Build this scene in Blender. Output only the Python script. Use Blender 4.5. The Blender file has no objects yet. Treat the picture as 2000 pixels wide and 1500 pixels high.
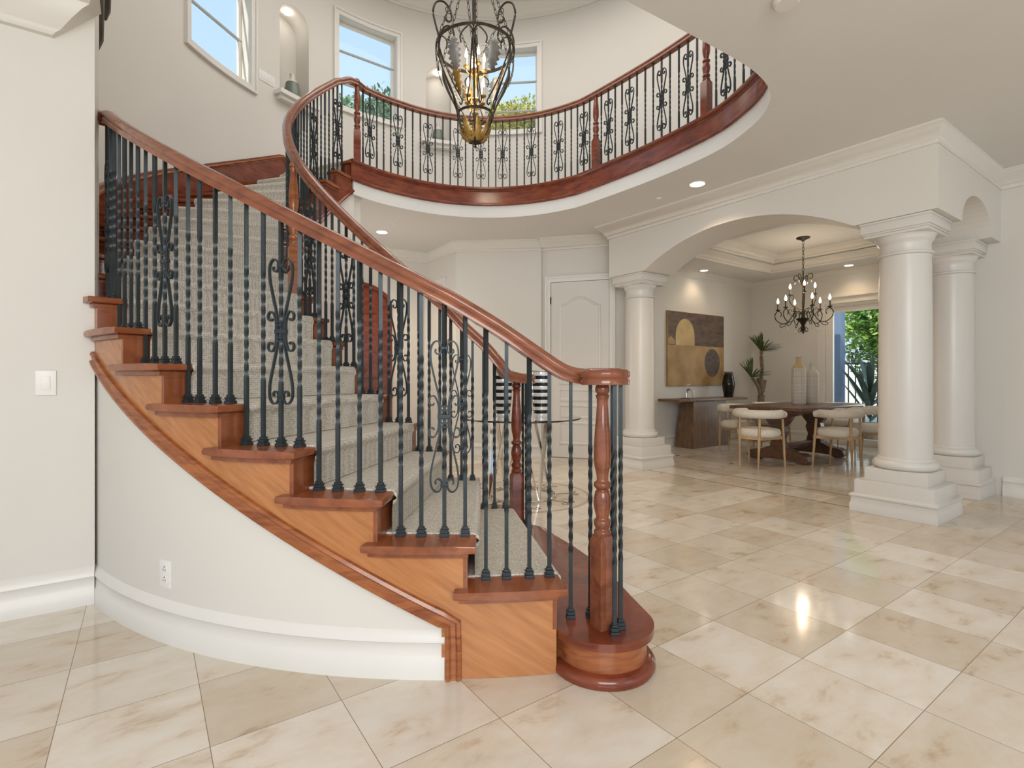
import bpy, bmesh, math, random
from math import sin, cos, pi, radians as R_, hypot, atan2, sqrt
from mathutils import Vector, Matrix
random.seed(7)
S = bpy.context.scene
COL = S.collection
# ---------------------------------------------------------------- camera, world, exposure
H = 1.12; F = 1014.0; VH = 736.0                     # eye height, focal length and horizon (2000x1500 frame)
cam = bpy.data.cameras.new('camera'); cam.sensor_width = 36; cam.lens = F/2000*36
cam.shift_y = -(750-VH)/2000; cam.clip_start = .05; cam.clip_end = 300
co = bpy.data.objects.new('camera', cam); COL.objects.link(co)
co.location = (0, 0, H); co.rotation_euler = (pi/2, 0, 0); S.camera = co
vs = S.view_settings; vs.view_transform = 'Standard'; vs.look = 'None'; vs.gamma = 1; vs.exposure = 0.25
w = bpy.data.worlds.new('sky'); S.world = w; w.use_nodes = True
nt = w.node_tree; bg = nt.nodes['Background']
tc = nt.nodes.new('ShaderNodeTexCoord'); sp = nt.nodes.new('ShaderNodeSeparateXYZ'); cr = nt.nodes.new('ShaderNodeValToRGB')
nt.links.new(tc.outputs['Generated'], sp.inputs[0]); nt.links.new(sp.outputs[2], cr.inputs[0]); nt.links.new(cr.outputs[0], bg.inputs[0])
cr.color_ramp.elements[0].position = .0; cr.color_ramp.elements[0].color = (.74, .85, .96, 1)
cr.color_ramp.elements[1].position = .75; cr.color_ramp.elements[1].color = (.47, .70, .97, 1)
bg.inputs[1].default_value = 0.95

def light(name, kind, loc, power, size=1, size_y=None, rot=(0, 0, 0), color=(1, .95, .88), spot=None, target=None, spread=None):
    l = bpy.data.lights.new(name, kind); l.energy = power; l.color = color
    if kind == 'AREA':
        l.shape = 'RECTANGLE' if size_y else 'DISK'; l.size = size
        if size_y: l.size_y = size_y
        if spread: l.spread = spread
    elif kind == 'SUN': l.angle = size
    else: l.shadow_soft_size = size
    if spot: l.spot_size = spot; l.spot_blend = .8
    o = bpy.data.objects.new(name, l); COL.objects.link(o); o.location = loc
    if target is not None: o.rotation_euler = (Vector(target)-Vector(loc)).to_track_quat('-Z', 'Y').to_euler()
    else: o.rotation_euler = rot
    return o
# fill lights added out of view to brighten the hall, then dining daylight and sun
light('entry_fill', 'AREA', (.5, -2.7, 2.2), 120, 3.0, 1.9, target=(.6, 1.6, -.2), color=(1, .98, .95))  # added area fill behind the camera, stands in for assumed entrance windows
light('entry_fill_high', 'AREA', (-.6, -2.0, 4.9), 60, 3.2, 2.2, target=(-.4, 5, 4.2), color=(1, .985, .96))  # added fill behind the camera for the upper part of the hall
light('side_fill', 'AREA', (4.2, -1.6, 1.8), 14, 2.2, 2.2, target=(3.2, 4, 1.2), color=(1, .98, .95))  # added fill from the right, aimed towards the columns
light('stair_hall_fill', 'AREA', (-.1, 4.7, 6.25), 74, 4.0, color=(1, .96, .92))  # added overhead fill for the stair hall, no such lamp hangs there
light('foyer_fill', 'AREA', (-2.6, 6.35, 1.3), 16, 1.0, 1.6, target=(.6, 5.6, 2.6), color=(1, .96, .9))  # added fill hidden behind the stair drum, lifts the ceiling under the balcony
light('dining_daylight', 'AREA', (7.0, 8.1, 1.6), 30, 1.6, 2.0, target=(3.2, 6.2, 1.2), color=(.95, .98, 1))
light('sun', 'SUN', (-6, -14, 16), 3.4, .02, target=(0, 0, 0), color=(1, .93, .82))

# ---------------------------------------------------------------- frames of the place
YAW = R_(35.232)
E2 = Vector((cos(YAW), sin(YAW), 0)); E1 = Vector((-sin(YAW), cos(YAW), 0))
def W(s, t, z=0): return Vector((s*E2.x+t*E1.x, s*E2.y+t*E1.y, z))
CX, CY = -.2755, 4.708
def P(a, r, z=0):                                     # a in degrees, 0 towards the camera, negative to the left
    a = R_(a); return Vector((CX+r*sin(a), CY-r*cos(a), z))
def G(u, v, z): y = F*(z-H)/(VH-v); return Vector(((u-1000)/F*y, y, z))
def ang_at(u, r, far=False):                          # angle on the circle of radius r seen at column u
    k = (u-1000)/F; best = None
    for i in range(0, 3600):
        a = 180-i*.1
        if (far and abs(a) < 78) or (not far and abs(a) > 47): continue
        p = P(a, r); e = abs(p.x-k*p.y)
        if best is None or e < best[0]: best = (e, a)
    return best[1]
RISE = .1681; DA = 6.9156; A2 = 9.854
RIN, ROUT = 1.54, 2.83
def AK(k): return A2-DA*(k-2)
def pitch(a): return RISE*(2+(A2-a)/DA)
ZC, ZF2, ZU = 3.02, 3.362, 6.45                       # low ceiling, upper floor, upper ceiling

# ---------------------------------------------------------------- object helpers
def tag(o, label=None, cat=None, group=None, kind=None):
    if label: o['label'] = label
    if cat: o['category'] = cat
    if group: o['group'] = group
    if kind: o['kind'] = kind
    return o
def empty(name, loc=(0, 0, 0), rz=0, label=None, cat=None, group=None, kind=None):
    o = bpy.data.objects.new(name, None); COL.objects.link(o); o.location = loc; o.rotation_euler = (0, 0, rz)
    o.empty_display_size = .1
    return tag(o, label, cat, group, kind)
def mesh_obj(name, bm, mat, parent=None, smooth=35, world=False):
    me = bpy.data.meshes.new(name); bmesh.ops.recalc_face_normals(bm, faces=bm.faces) if smooth != -1 else None
    bm.to_mesh(me); bm.free()
    if smooth and smooth > 0: me.shade_smooth(); me.set_sharp_from_angle(angle=R_(smooth))
    for m in (mat if isinstance(mat, (list, tuple)) else [mat]): me.materials.append(m)
    o = bpy.data.objects.new(name, me); COL.objects.link(o)
    if parent:
        o.parent = parent
        if world: o.matrix_parent_inverse = parent_matrix(parent).inverted()
    return o
def parent_matrix(p):
    m = Matrix.LocRotScale(p.location, p.rotation_euler.to_quaternion(), p.scale)
    if p.parent: m = parent_matrix(p.parent) @ p.matrix_parent_inverse @ m
    return m
def struct(name, bm, mat, smooth=35, parent=None):
    o = mesh_obj(name, bm, mat, parent, smooth)
    if not parent: o['kind'] = 'structure'
    return o
def copy_tree(o, parent=None):
    c = o.copy(); COL.objects.link(c)
    if parent: c.parent = parent
    for ch in list(o.children): copy_tree(ch, c)
    return c
def NB(): return bmesh.new()
def box(bm, a, b, M=None, bev=0):
    a = Vector(a); b = Vector(b)
    r = bmesh.ops.create_cube(bm, size=1)
    vs_ = r['verts']
    for v in vs_: v.co = Vector([(a[i]+b[i])/2+v.co[i]*(b[i]-a[i]) for i in range(3)])
    if bev:
        es = list({e for v in vs_ for e in v.link_edges})
        q = bmesh.ops.bevel(bm, geom=es, offset=bev, segments=2, affect='EDGES', profile=.6)
        vs_ = list({v for f in q['faces'] for v in f.verts} | {v for v in vs_ if v.is_valid})
        # connected verts
        seen = set(vs_); st = list(vs_)
        while st:
            v = st.pop()
            for e in v.link_edges:
                o = e.other_vert(v)
                if o not in seen: seen.add(o); st.append(o)
        vs_ = list(seen)
    if M is not None:
        for v in vs_: v.co = M @ v.co
    return vs_
def lathe(bm, prof, c=(0, 0, 0), n=24, M=None, sq=False):
    rings = []
    for r, z in prof:
        ring = []
        for i in range(n):
            a = 2*pi*i/n
            v = bm.verts.new((c[0]+r*cos(a), c[1]+r*sin(a), c[2]+z)); ring.append(v)
            if M is not None: v.co = M @ v.co
        rings.append(ring)
    for A, B in zip(rings, rings[1:]):
        for i in range(n): bm.faces.new((A[i], A[(i+1) % n], B[(i+1) % n], B[i]))
    bm.faces.new(list(reversed(rings[0]))); bm.faces.new(rings[-1])
def sweep(bm, path, prof, closed=False, up=Vector((0, 0, 1)), caps=True, M=None, fixed_up=False, scale=None):
    """sweep a 2D profile (side, up) along a 3D path"""
    path = [Vector(p) for p in path]; n = len(path); rings = []
    prev = None
    for i, p in enumerate(path):
        if closed: t = path[(i+1) % n]-path[i-1]
        else: t = path[min(i+1, n-1)]-path[max(i-1, 0)]
        t.normalize()
        s = t.cross(up)
        if s.length < 1e-4: s = prev.copy() if prev else Vector((1, 0, 0))
        s.normalize()
        prev = s
        u = up if fixed_up else s.cross(t).normalized()
        # mitre widening for flat corners
        k = 1.0
        if fixed_up and 0 < i < n-1 or closed:
            a = (path[i]-path[i-1]).normalized(); 
            d = abs(a.cross(up).normalized().dot(s)) if a.cross(up).length > 1e-4 else 1
            k = 1/max(d, .5)
        sc = scale[i] if scale else 1
        rings.append([bm.verts.new(p+s*(x*k*sc)+u*(y*sc)) for x, y in prof])
    if M is not None:
        for r in rings:
            for v in r: v.co = M @ v.co
    m = len(prof)
    rng = range(n) if closed else range(n-1)
    for i in rng:
        A, B = rings[i], rings[(i+1) % n]
        for j in range(m): bm.faces.new((A[j], A[(j+1) % m], B[(j+1) % m], B[j]))
    if caps and not closed:
        bm.faces.new(list(reversed(rings[0]))); bm.faces.new(rings[-1])
def circ(r, n=8, rx=None): return [((rx or r)*cos(2*pi*i/n), r*sin(2*pi*i/n)) for i in range(n)]
def tube(bm, path, r, n=8, M=None, closed=False, scale=None, up=Vector((0, 0, 1))): sweep(bm, path, circ(r, n), closed, M=M, scale=scale, up=up)
def smooth_path(pts, n=6, closed=False):
    pts = [Vector(p) for p in pts]; out = []; N = len(pts)
    for i in range(N if closed else N-1):
        p0 = pts[i-1] if (i > 0 or closed) else pts[0]*2-pts[1]
        p1 = pts[i]; p2 = pts[(i+1) % N]
        p3 = pts[(i+2) % N] if (i+2 < N or closed) else p2*2-p1
        for j in range(n):
            t = j/n
            out.append(.5*((2*p1)+(p2-p0)*t+(2*p0-5*p1+4*p2-p3)*t*t+(3*p1-p0-3*p2+p3)*t**3))
    if not closed: out.append(pts[-1])
    return out
def prism(bm, outline, z0, z1, M=None, bev=0):
    """vertical prism from a 2D outline"""
    A = [bm.verts.new((p[0], p[1], z0)) for p in outline]; B = [bm.verts.new((p[0], p[1], z1)) for p in outline]
    n = len(A); fs = [bm.faces.new(list(reversed(A))), bm.faces.new(B)]
    for i in range(n): fs.append(bm.faces.new((A[i], A[(i+1) % n], B[(i+1) % n], B[i])))
    if bev:
        es = [e for e in fs[0].edges]+[e for e in fs[1].edges]
        bmesh.ops.bevel(bm, geom=es, offset=bev, segments=2, affect='EDGES', profile=.6)
    if M is not None:
        for v in bm.verts: v.co = M @ v.co
def sheet(bm, outer, holes, fmap, thick, cuts=()):
    """planar polygon (x,z) with holes, cut at given x, given a thickness and mapped by fmap(x, depth, z)"""
    t = bmesh.new(); es = []
    for loop in [outer]+list(holes):
        vs_ = [t.verts.new((x, 0, z)) for x, z in loop]
        for i in range(len(vs_)): es.append(t.edges.new((vs_[i], vs_[(i+1) % len(vs_)])))
    bmesh.ops.triangle_fill(t, use_beauty=True, use_dissolve=False, edges=es, normal=(0, -1, 0))
    for c in cuts:
        bmesh.ops.bisect_plane(t, geom=t.verts[:]+t.edges[:]+t.faces[:], plane_co=(c, 0, 0), plane_no=(1, 0, 0))
    front = {}; back = {}
    for v in t.verts:
        front[v] = bm.verts.new(fmap(v.co.x, 0, v.co.z)); back[v] = bm.verts.new(fmap(v.co.x, thick, v.co.z))
    for f in t.faces:
        bm.faces.new([front[v] for v in f.verts]); bm.faces.new([back[v] for v in reversed(f.verts)])
    for e in t.edges:
        if len(e.link_faces) == 1:
            a, b = e.verts; bm.faces.new((front[a], front[b], back[b], back[a]))
    t.free()
def arc_pts(cx, cz, r, a0, a1, n, rz=None): return [(cx+r*cos(R_(a0+(a1-a0)*i/n)), cz+(rz or r)*sin(R_(a0+(a1-a0)*i/n))) for i in range(n+1)]

# ---------------------------------------------------------------- materials
def mat(name, color, rough=.5, metal=0, spec=.5, **kw):
    m = bpy.data.materials.new(name); m.use_nodes = True
    b = m.node_tree.nodes['Principled BSDF']
    b.inputs['Base Color'].default_value = (*color, 1); b.inputs['Roughness'].default_value = rough
    b.inputs['Metallic'].default_value = metal; b.inputs['Specular IOR Level'].default_value = spec
    for k, v in kw.items(): b.inputs[k.replace('_', ' ')].default_value = v
    return m
def N(m, t, **kw):
    n = m.node_tree.nodes.new(t)
    for k, v in kw.items(): setattr(n, k, v)
    return n
def L(m, a, b): m.node_tree.links.new(a, b)
def noisy(name, c1, c2, scale=4, rough=.5, stretch=(1, 1, 1), rot=(0, 0, 0), bump=0, bscale=None, detail=4, dist=0, metal=0, spec=.5, pos=(.3, .7), r2=None, bdist=.01, coord='Object'):
    m = mat(name, c1, rough, metal, spec); b = m.node_tree.nodes['Principled BSDF']
    t = N(m, 'ShaderNodeTexCoord'); m0 = N(m, 'ShaderNodeMapping'); mp = N(m, 'ShaderNodeMapping'); L(m, t.outputs[coord], m0.inputs[0]); L(m, m0.outputs[0], mp.inputs[0])
    mp.inputs['Scale'].default_value = stretch; m0.inputs['Rotation'].default_value = rot
    n = N(m, 'ShaderNodeTexNoise'); n.inputs['Scale'].default_value = scale; n.inputs['Detail'].default_value = detail; n.inputs['Distortion'].default_value = dist
    L(m, mp.outputs[0], n.inputs['Vector'])
    r = N(m, 'ShaderNodeValToRGB'); r.color_ramp.elements[0].position = pos[0]; r.color_ramp.elements[1].position = pos[1]
    r.color_ramp.elements[0].color = (*c1, 1); r.color_ramp.elements[1].color = (*c2, 1)
    L(m, n.outputs['Fac'], r.inputs[0]); L(m, r.outputs[0], b.inputs['Base Color'])
    if bump:
        n2 = N(m, 'ShaderNodeTexNoise'); n2.inputs['Scale'].default_value = bscale or scale*4; L(m, mp.outputs[0], n2.inputs['Vector'])
        bp = N(m, 'ShaderNodeBump'); bp.inputs['Strength'].default_value = bump; bp.inputs['Distance'].default_value = bdist
        L(m, n2.outputs['Fac'], bp.inputs['Height']); L(m, bp.outputs[0], b.inputs['Normal'])
    return m
WALL = noisy('wall_paint', (.69, .658, .606), (.71, .678, .626), 1.3, .62, bump=.04, bscale=90, bdist=.002, spec=.25)
CEIL = noisy('ceiling_paint', (.70, .685, .655), (.72, .705, .675), 1.1, .7, bump=.05, bscale=70, bdist=.002, spec=.2)
CROWNM = noisy('cornice_paint', (.70, .668, .615), (.72, .688, .635), 2, .45, spec=.4)
TRIM = noisy('trim_paint', (.74, .712, .665), (.76, .732, .685), 2, .34, spec=.45)
WHITE = noisy('white_enamel', (.66, .63, .585), (.68, .65, .605), 2, .3, spec=.5)
WOOD = noisy('cherry_wood', (.20, .052, .018), (.42, .145, .048), 5, .22, stretch=(1, 1, 6), dist=1.5, spec=.6, pos=(.25, .75))
def wood_light(name, c1, c2, rough=.25, scale=3.5, st=(9, 9, 1.6), dist=.6, rot=(0, 0, 0)):
    return noisy(name, c1, c2, scale, rough, stretch=st, dist=dist, spec=.55, pos=(.28, .72), rot=rot, bump=.03, bscale=12, bdist=.002)
WPANEL = wood_light('cherry_panel', (.37, .14, .043), (.53, .225, .078), .22, 3.6, (1.0, 6, 13), .2, rot=(0, R_(-33), 0))
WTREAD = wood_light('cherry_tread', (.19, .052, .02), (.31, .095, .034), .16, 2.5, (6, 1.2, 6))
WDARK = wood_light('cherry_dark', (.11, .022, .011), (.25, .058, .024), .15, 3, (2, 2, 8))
WRAIL = wood_light('cherry_rail', (.155, .048, .025), (.285, .098, .048), .12, 2.5, (2.5, 9, 9), .4)
IRON = noisy('blued_iron', (.028, .036, .040), (.045, .055, .060), 9, .42, metal=.55, spec=.5)
BRONZE = noisy('dark_bronze', (.035, .028, .020), (.075, .062, .045), 12, .45, metal=.8)
SILVERLEAF = noisy('leaf_silver', (.20, .19, .17), (.36, .35, .32), 14, .45, metal=.6)
GOLDLEAF = noisy('leaf_gold', (.30, .17, .04), (.62, .40, .12), 12, .35, metal=.6)
CHROME = mat('chrome', (.82, .80, .76), .06, 1)
GLASS = mat('glass', (1, 1, 1), .0, Transmission_Weight=1.0); GLASS.node_tree.nodes['Principled BSDF'].inputs['IOR'].default_value = 1.45
def pane_mat():
    m = bpy.data.materials.new('window_glass'); m.use_nodes = True; n = m.node_tree.nodes; n.clear()
    o = n.new('ShaderNodeOutputMaterial'); t = n.new('ShaderNodeBsdfTransparent'); g = n.new('ShaderNodeBsdfGlossy'); mx = n.new('ShaderNodeMixShader')
    t.inputs[0].default_value = (.96, .985, .98, 1); g.inputs['Roughness'].default_value = .02; mx.inputs[0].default_value = .015
    m.node_tree.links.new(t.outputs[0], mx.inputs[1]); m.node_tree.links.new(g.outputs[0], mx.inputs[2]); m.node_tree.links.new(mx.outputs[0], o.inputs[0])
    return m
PANE = pane_mat(); BARG = mat('glazing_grey', (.40, .39, .37), .4)
def emit(name, c, s):
    m = mat(name, c, .5); b = m.node_tree.nodes['Principled BSDF']; b.inputs['Emission Color'].default_value = (*c, 1); b.inputs['Emission Strength'].default_value = s
    return m
LAMP = emit('lamp_lens', (1, .95, .86), 9); FLAME = emit('bulb_filament', (1, .86, .62), 14)
BOUCLE = noisy('boucle', (.66, .60, .52), (.78, .73, .65), 60, .95, bump=.5, bscale=160, bdist=.006)
ASH = wood_light('ash_wood', (.42, .26, .13), (.58, .39, .21), .45, 4, (1, 1, 1))
WALNUT = wood_light('walnut_wood', (.10, .055, .028), (.22, .125, .065), .35, 5, (5, 5, 1))
TABLEWOOD = wood_light('table_wood', (.075, .032, .018), (.17, .085, .05), .3, 5, (1.5, 7, 7))
BLACKCER = mat('black_glaze', (.012, .008, .006), .12); PALE = mat('pale_ceramic', (.72, .66, .56), .45)
OCHRE = mat('ochre_ceramic', (.62, .46, .24), .5); SAGE = mat('sage_glaze', (.16, .19, .15), .25)
LEAF = noisy('leaf_green', (.03, .06, .012), (.10, .14, .03), 8, .45); BARK = noisy('bark', (.16, .11, .07), (.28, .21, .14), 12, .85, bump=.4)
PLASTIC = mat('switch_plastic', (.80, .78, .74), .35); DARKHOLE = mat('dark_gap', (.03, .03, .03), .6)
HINGE = mat('hinge_bronze', (.05, .035, .025), .4, .8); BRASS = mat('brass', (.55, .36, .12), .3, .9)

def carpet_mat():
    m = mat('loop_carpet', (.5, .47, .4), .95, spec=.1); b = m.node_tree.nodes['Principled BSDF']
    t = N(m, 'ShaderNodeTexCoord'); mp = N(m, 'ShaderNodeMapping'); L(m, t.outputs['Object'], mp.inputs[0])
    mp.inputs['Rotation'].default_value = (0, 0, .4)
    v = N(m, 'ShaderNodeTexVoronoi'); v.inputs['Scale'].default_value = 95; v.inputs['Randomness'].default_value = .35
    L(m, mp.outputs[0], v.inputs['Vector'])
    r = N(m, 'ShaderNodeValToRGB'); e = r.color_ramp.elements; e[0].position = .0; e[0].color = (.90, .87, .81, 1); e[1].position = .75; e[1].color = (.46, .41, .33, 1)
    L(m, v.outputs['Distance'], r.inputs[0])
    n = N(m, 'ShaderNodeTexNoise'); n.inputs['Scale'].default_value = 30; L(m, mp.outputs[0], n.inputs['Vector'])
    mx = N(m, 'ShaderNodeMixRGB', blend_type='MULTIPLY'); mx.inputs[0].default_value = .2; L(m, r.outputs[0], mx.inputs[1]); L(m, n.outputs['Fac'], mx.inputs[2])
    L(m, mx.outputs[0], b.inputs['Base Color'])
    bp = N(m, 'ShaderNodeBump'); bp.inputs['Strength'].default_value = .7; bp.inputs['Distance'].default_value = .004; bp.invert = True
    L(m, v.outputs['Distance'], bp.inputs['Height']); L(m, bp.outputs[0], b.inputs['Normal'])
    return m
CARPET = carpet_mat()
def floor_mat():
    m = mat('travertine', (.6, .5, .4), .1, spec=.5); b = m.node_tree.nodes['Principled BSDF']
    T = .395
    t = N(m, 'ShaderNodeTexCoord'); vr = N(m, 'ShaderNodeVectorRotate'); vr.rotation_type = 'Z_AXIS'; vr.inputs['Angle'].default_value = -YAW
    L(m, t.outputs['Object'], vr.inputs['Vector'])
    mp = N(m, 'ShaderNodeMapping'); L(m, vr.outputs[0], mp.inputs[0]); mp.inputs['Location'].default_value = (-1.345/T+40, -1.02/T+40, 0); mp.inputs['Scale'].default_value = (1/T, 1/T, 1/T)
    sx = N(m, 'ShaderNodeSeparateXYZ'); L(m, mp.outputs[0], sx.inputs[0])
    fl = N(m, 'ShaderNodeVectorMath', operation='FLOOR'); L(m, mp.outputs[0], fl.inputs[0])
    sn = N(m, 'ShaderNodeSeparateXYZ'); L(m, fl.outputs[0], sn.inputs[0]); cb = N(m, 'ShaderNodeCombineXYZ'); L(m, sn.outputs[0], cb.inputs[0]); L(m, sn.outputs[1], cb.inputs[1])
    wn = N(m, 'ShaderNodeTexWhiteNoise'); wn.noise_dimensions = '2D'; L(m, cb.outputs[0], wn.inputs['Vector'])
    # veins run across each tile, offset per tile
    off = N(m, 'ShaderNodeVectorMath', operation='SCALE'); L(m, wn.outputs['Color'], off.inputs[0]); off.inputs['Scale'].default_value = 9
    add = N(m, 'ShaderNodeVectorMath', operation='ADD'); L(m, vr.outputs[0], add.inputs[0]); L(m, off.outputs[0], add.inputs[1])
    m2 = N(m, 'ShaderNodeMapping'); L(m, add.outputs[0], m2.inputs[0]); m2.inputs['Scale'].default_value = (2.2, 4.2, 1); m2.inputs['Rotation'].default_value = (0, 0, .25)
    ns = N(m, 'ShaderNodeTexNoise'); ns.inputs['Scale'].default_value = 2.0; ns.inputs['Detail'].default_value = 8; ns.inputs['Roughness'].default_value = .62; ns.inputs['Distortion'].default_value = .25; L(m, m2.outputs[0], ns.inputs['Vector'])
    r = N(m, 'ShaderNodeValToRGB'); e = r.color_ramp.elements; e[0].position = .28; e[0].color = (.52, .395, .27, 1); e[1].position = .60; e[1].color = (.75, .70, .63, 1)
    q = e.new(.42); q.color = (.71, .63, .53, 1)
    L(m, ns.outputs['Fac'], r.inputs[0])
    r2 = N(m, 'ShaderNodeValToRGB'); e = r2.color_ramp.elements; e[0].position = 0; e[0].color = (.80, .735, .65, 1); e[1].position = 1; e[1].color = (1.0, 1.0, 1.0, 1)
    L(m, wn.outputs['Value'], r2.inputs[0])
    mx = N(m, 'ShaderNodeMixRGB', blend_type='MULTIPLY'); mx.inputs[0].default_value = 1; L(m, r.outputs[0], mx.inputs[1]); L(m, r2.outputs[0], mx.inputs[2])
    # joints
    fr = N(m, 'ShaderNodeVectorMath', operation='FRACTION'); L(m, mp.outputs[0], fr.inputs[0]); sf = N(m, 'ShaderNodeSeparateXYZ'); L(m, fr.outputs[0], sf.inputs[0])
    outs = []
    for i in (0, 1):
        a = N(m, 'ShaderNodeMath', operation='SUBTRACT'); L(m, sf.outputs[i], a.inputs[0]); a.inputs[1].default_value = .5
        c = N(m, 'ShaderNodeMath', operation='ABSOLUTE'); L(m, a.outputs[0], c.inputs[0])
        d = N(m, 'ShaderNodeMath', operation='GREATER_THAN'); L(m, c.outputs[0], d.inputs[0]); d.inputs[1].default_value = .5-.0030
        outs.append(d)
    mxx = N(m, 'ShaderNodeMath', operation='MAXIMUM'); L(m, outs[0].outputs[0], mxx.inputs[0]); L(m, outs[1].outputs[0], mxx.inputs[1])
    mj = N(m, 'ShaderNodeMixRGB'); L(m, mxx.outputs[0], mj.inputs[0]); L(m, mx.outputs[0], mj.inputs[1]); mj.inputs[2].default_value = (.24, .175, .12, 1)
    L(m, mj.outputs[0], b.inputs['Base Color'])
    rr = N(m, 'ShaderNodeMapRange'); L(m, ns.outputs['Fac'], rr.inputs[0]); rr.inputs['To Min'].default_value = .15; rr.inputs['To Max'].default_value = .07; L(m, rr.outputs[0], b.inputs['Roughness'])
    return m
FLOOR = floor_mat()
INLAY = noisy('dark_marble', (.16, .10, .065), (.26, .18, .12), 10, .2); INLAY2 = noisy('tan_marble', (.42, .31, .21), (.52, .40, .28), 10, .2)
# ================================================================ the setting
CROWN = [(0, -.135), (0, 0), (.115, 0), (.115, -.016), (.098, -.022), (.092, -.036), (.062, -.056), (.036, -.088), (.028, -.104), (.018, -.108), (.014, -.135)]
BASEP = [(0, 0), (.026, 0), (.026, .072), (.019, .080), (.017, .128), (.025, .137), (.022, .150), (.010, .172), (0, .182)]
def run(name, pts, prof, z, m=TRIM, closed=False, parent=None):
    bm = NB(); sweep(bm, [Vector((p[0], p[1], z)) for p in pts], prof, closed, fixed_up=True)
    return struct(name, bm, m, 50, parent)
bm = NB(); box(bm, (-8, -4, -.1), (12.5, 9.8, 0)); struct('floor', bm, FLOOR, 0)
# opening edge of the low ceiling and the balcony
def bal_curve():
    pts = [P(-117-i*5.95, 1.49+.05*max(0, 1-i/4)) for i in range(19)]              # round part to about -236
    pts += [Vector(p) for p in ((1.085, 5.375, 0), (1.36, 5.0, 0), (1.598, 4.62, 0), (1.75, 4.3, 0), (1.81, 4.0, 0), (1.82, 3.78, 0), (1.77, 3.56, 0), (1.66, 3.38, 0), (1.47, 3.2, 0), (1.186, 3.006, 0), (.86, 2.80, 0), (.568, 2.618, 0))]
    return pts
BALC = smooth_path(bal_curve(), 3)
BAL2 = BALC+[Vector((.0, 2.36, 0)), Vector((-.8, 2.2, 0)), Vector((-1.6, 2.3, 0)), Vector((-2.06, 2.52, 0))]
hole = [(p.x, p.y) for p in BAL2]+[(P(a, 2.86).x, P(a, 2.86).y) for a in range(-42, -118, -5)]
def wxy(s, t): v = W(s, t); return (v.x, v.y)
outer = [(-8, -3.6), wxy(6.70, -7.6), wxy(6.70, 1.40), wxy(5.30, 1.40), wxy(5.30, 5.6), wxy(4.6, 8.2), (-4.6, 9.4), (-8, 9.4)]
bm = NB(); sheet(bm, outer, [hole], lambda x, d, z: Vector((x, z, ZC+d)), .325); struct('ceiling', bm, CEIL, 0)
bm = NB(); sheet(bm, outer, [hole], lambda x, d, z: Vector((x, z, ZC+.326+d)), .012); struct('floor_upper', bm, CARPET, 0)

# ---- round wall of the stair hall
KD = 2.83*pi/180
def bend(x, d, z, R=2.83): return P(-x/KD, R+d, z)
def rect(a0, a1, z0, z1): return [(a0*KD, z0), (a1*KD, z0), (a1*KD, z1), (a0*KD, z1)]
def archloop(a0, a1, z0, z1, n=14):
    r = (a1-a0)*KD/2; return [(a0*KD, z0), (a1*KD, z0)]+arc_pts((a0+a1)/2*KD, z1-r, r, 0, 180, n)
WIN = []
a0 = -ang_at(371, 2.83, True); a1 = -ang_at(488, 2.83, True); WIN.append((a0, a1, 4.36, 5.95))
b0 = -ang_at(662, 2.83, True); b1 = -ang_at(774, 2.83, True); WIN.append((b0, b1, 4.66, 5.82))
c1 = 180+(180-ang_at(1051, 2.83, True)) ; WIN.append((c1-(b1-b0)*.94-.4, c1-.4, 4.70, 5.86))
NI = []
n0 = -ang_at(546, 2.83, True); n1 = -ang_at(603, 2.83, True); NI.append((n0, n1, 4.46, 5.60))
m0 = 0
for i in range(1400, 2200):
    p = P(-i/10, 2.83)
    if 1000+F*p.x/p.y >= 832: m0 = i/10; break
NI.append((m0, m0+(n1-n0)*.92, 4.46, 5.56))
holes = [rect(*q) for q in WIN]+[archloop(*q) for q in NI]
outl = [(43.5*KD, 0), (121*KD, 0), (121*KD, 3.03), (272*KD, 3.03), (272*KD, ZU+.1), (43.5*KD, ZU+.1)]
bm = NB(); sheet(bm, outl, holes, lambda x, d, z: bend(x, d, z), .16, [i*4*KD for i in range(11, 68)])
struct('wall_rotunda', bm, WALL, 30)
bm = NB(); p0 = P(-272, 2.83)                              # upper hall continues to the right
box(bm, (p0.x, .2, 3.35), (p0.x+.12, p0.y+.05, ZU+.1)); struct('wall_upper_right', bm, WALL, 0)
bm = NB(); lathe(bm, [(3.05, ZU), (3.05, ZU+.08)], (CX, CY, 0), 64); box(bm, (-6, -3.4, ZU), (6.5, 3.4, ZU+.06)); struct('ceiling_upper', bm, CEIL, 0)
run('trim_1', [P(-40-i*4, 2.83) for i in range(59)][::1], [(x*1.25, z*1.25) for x, z in CROWN], ZU, CROWNM)
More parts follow.
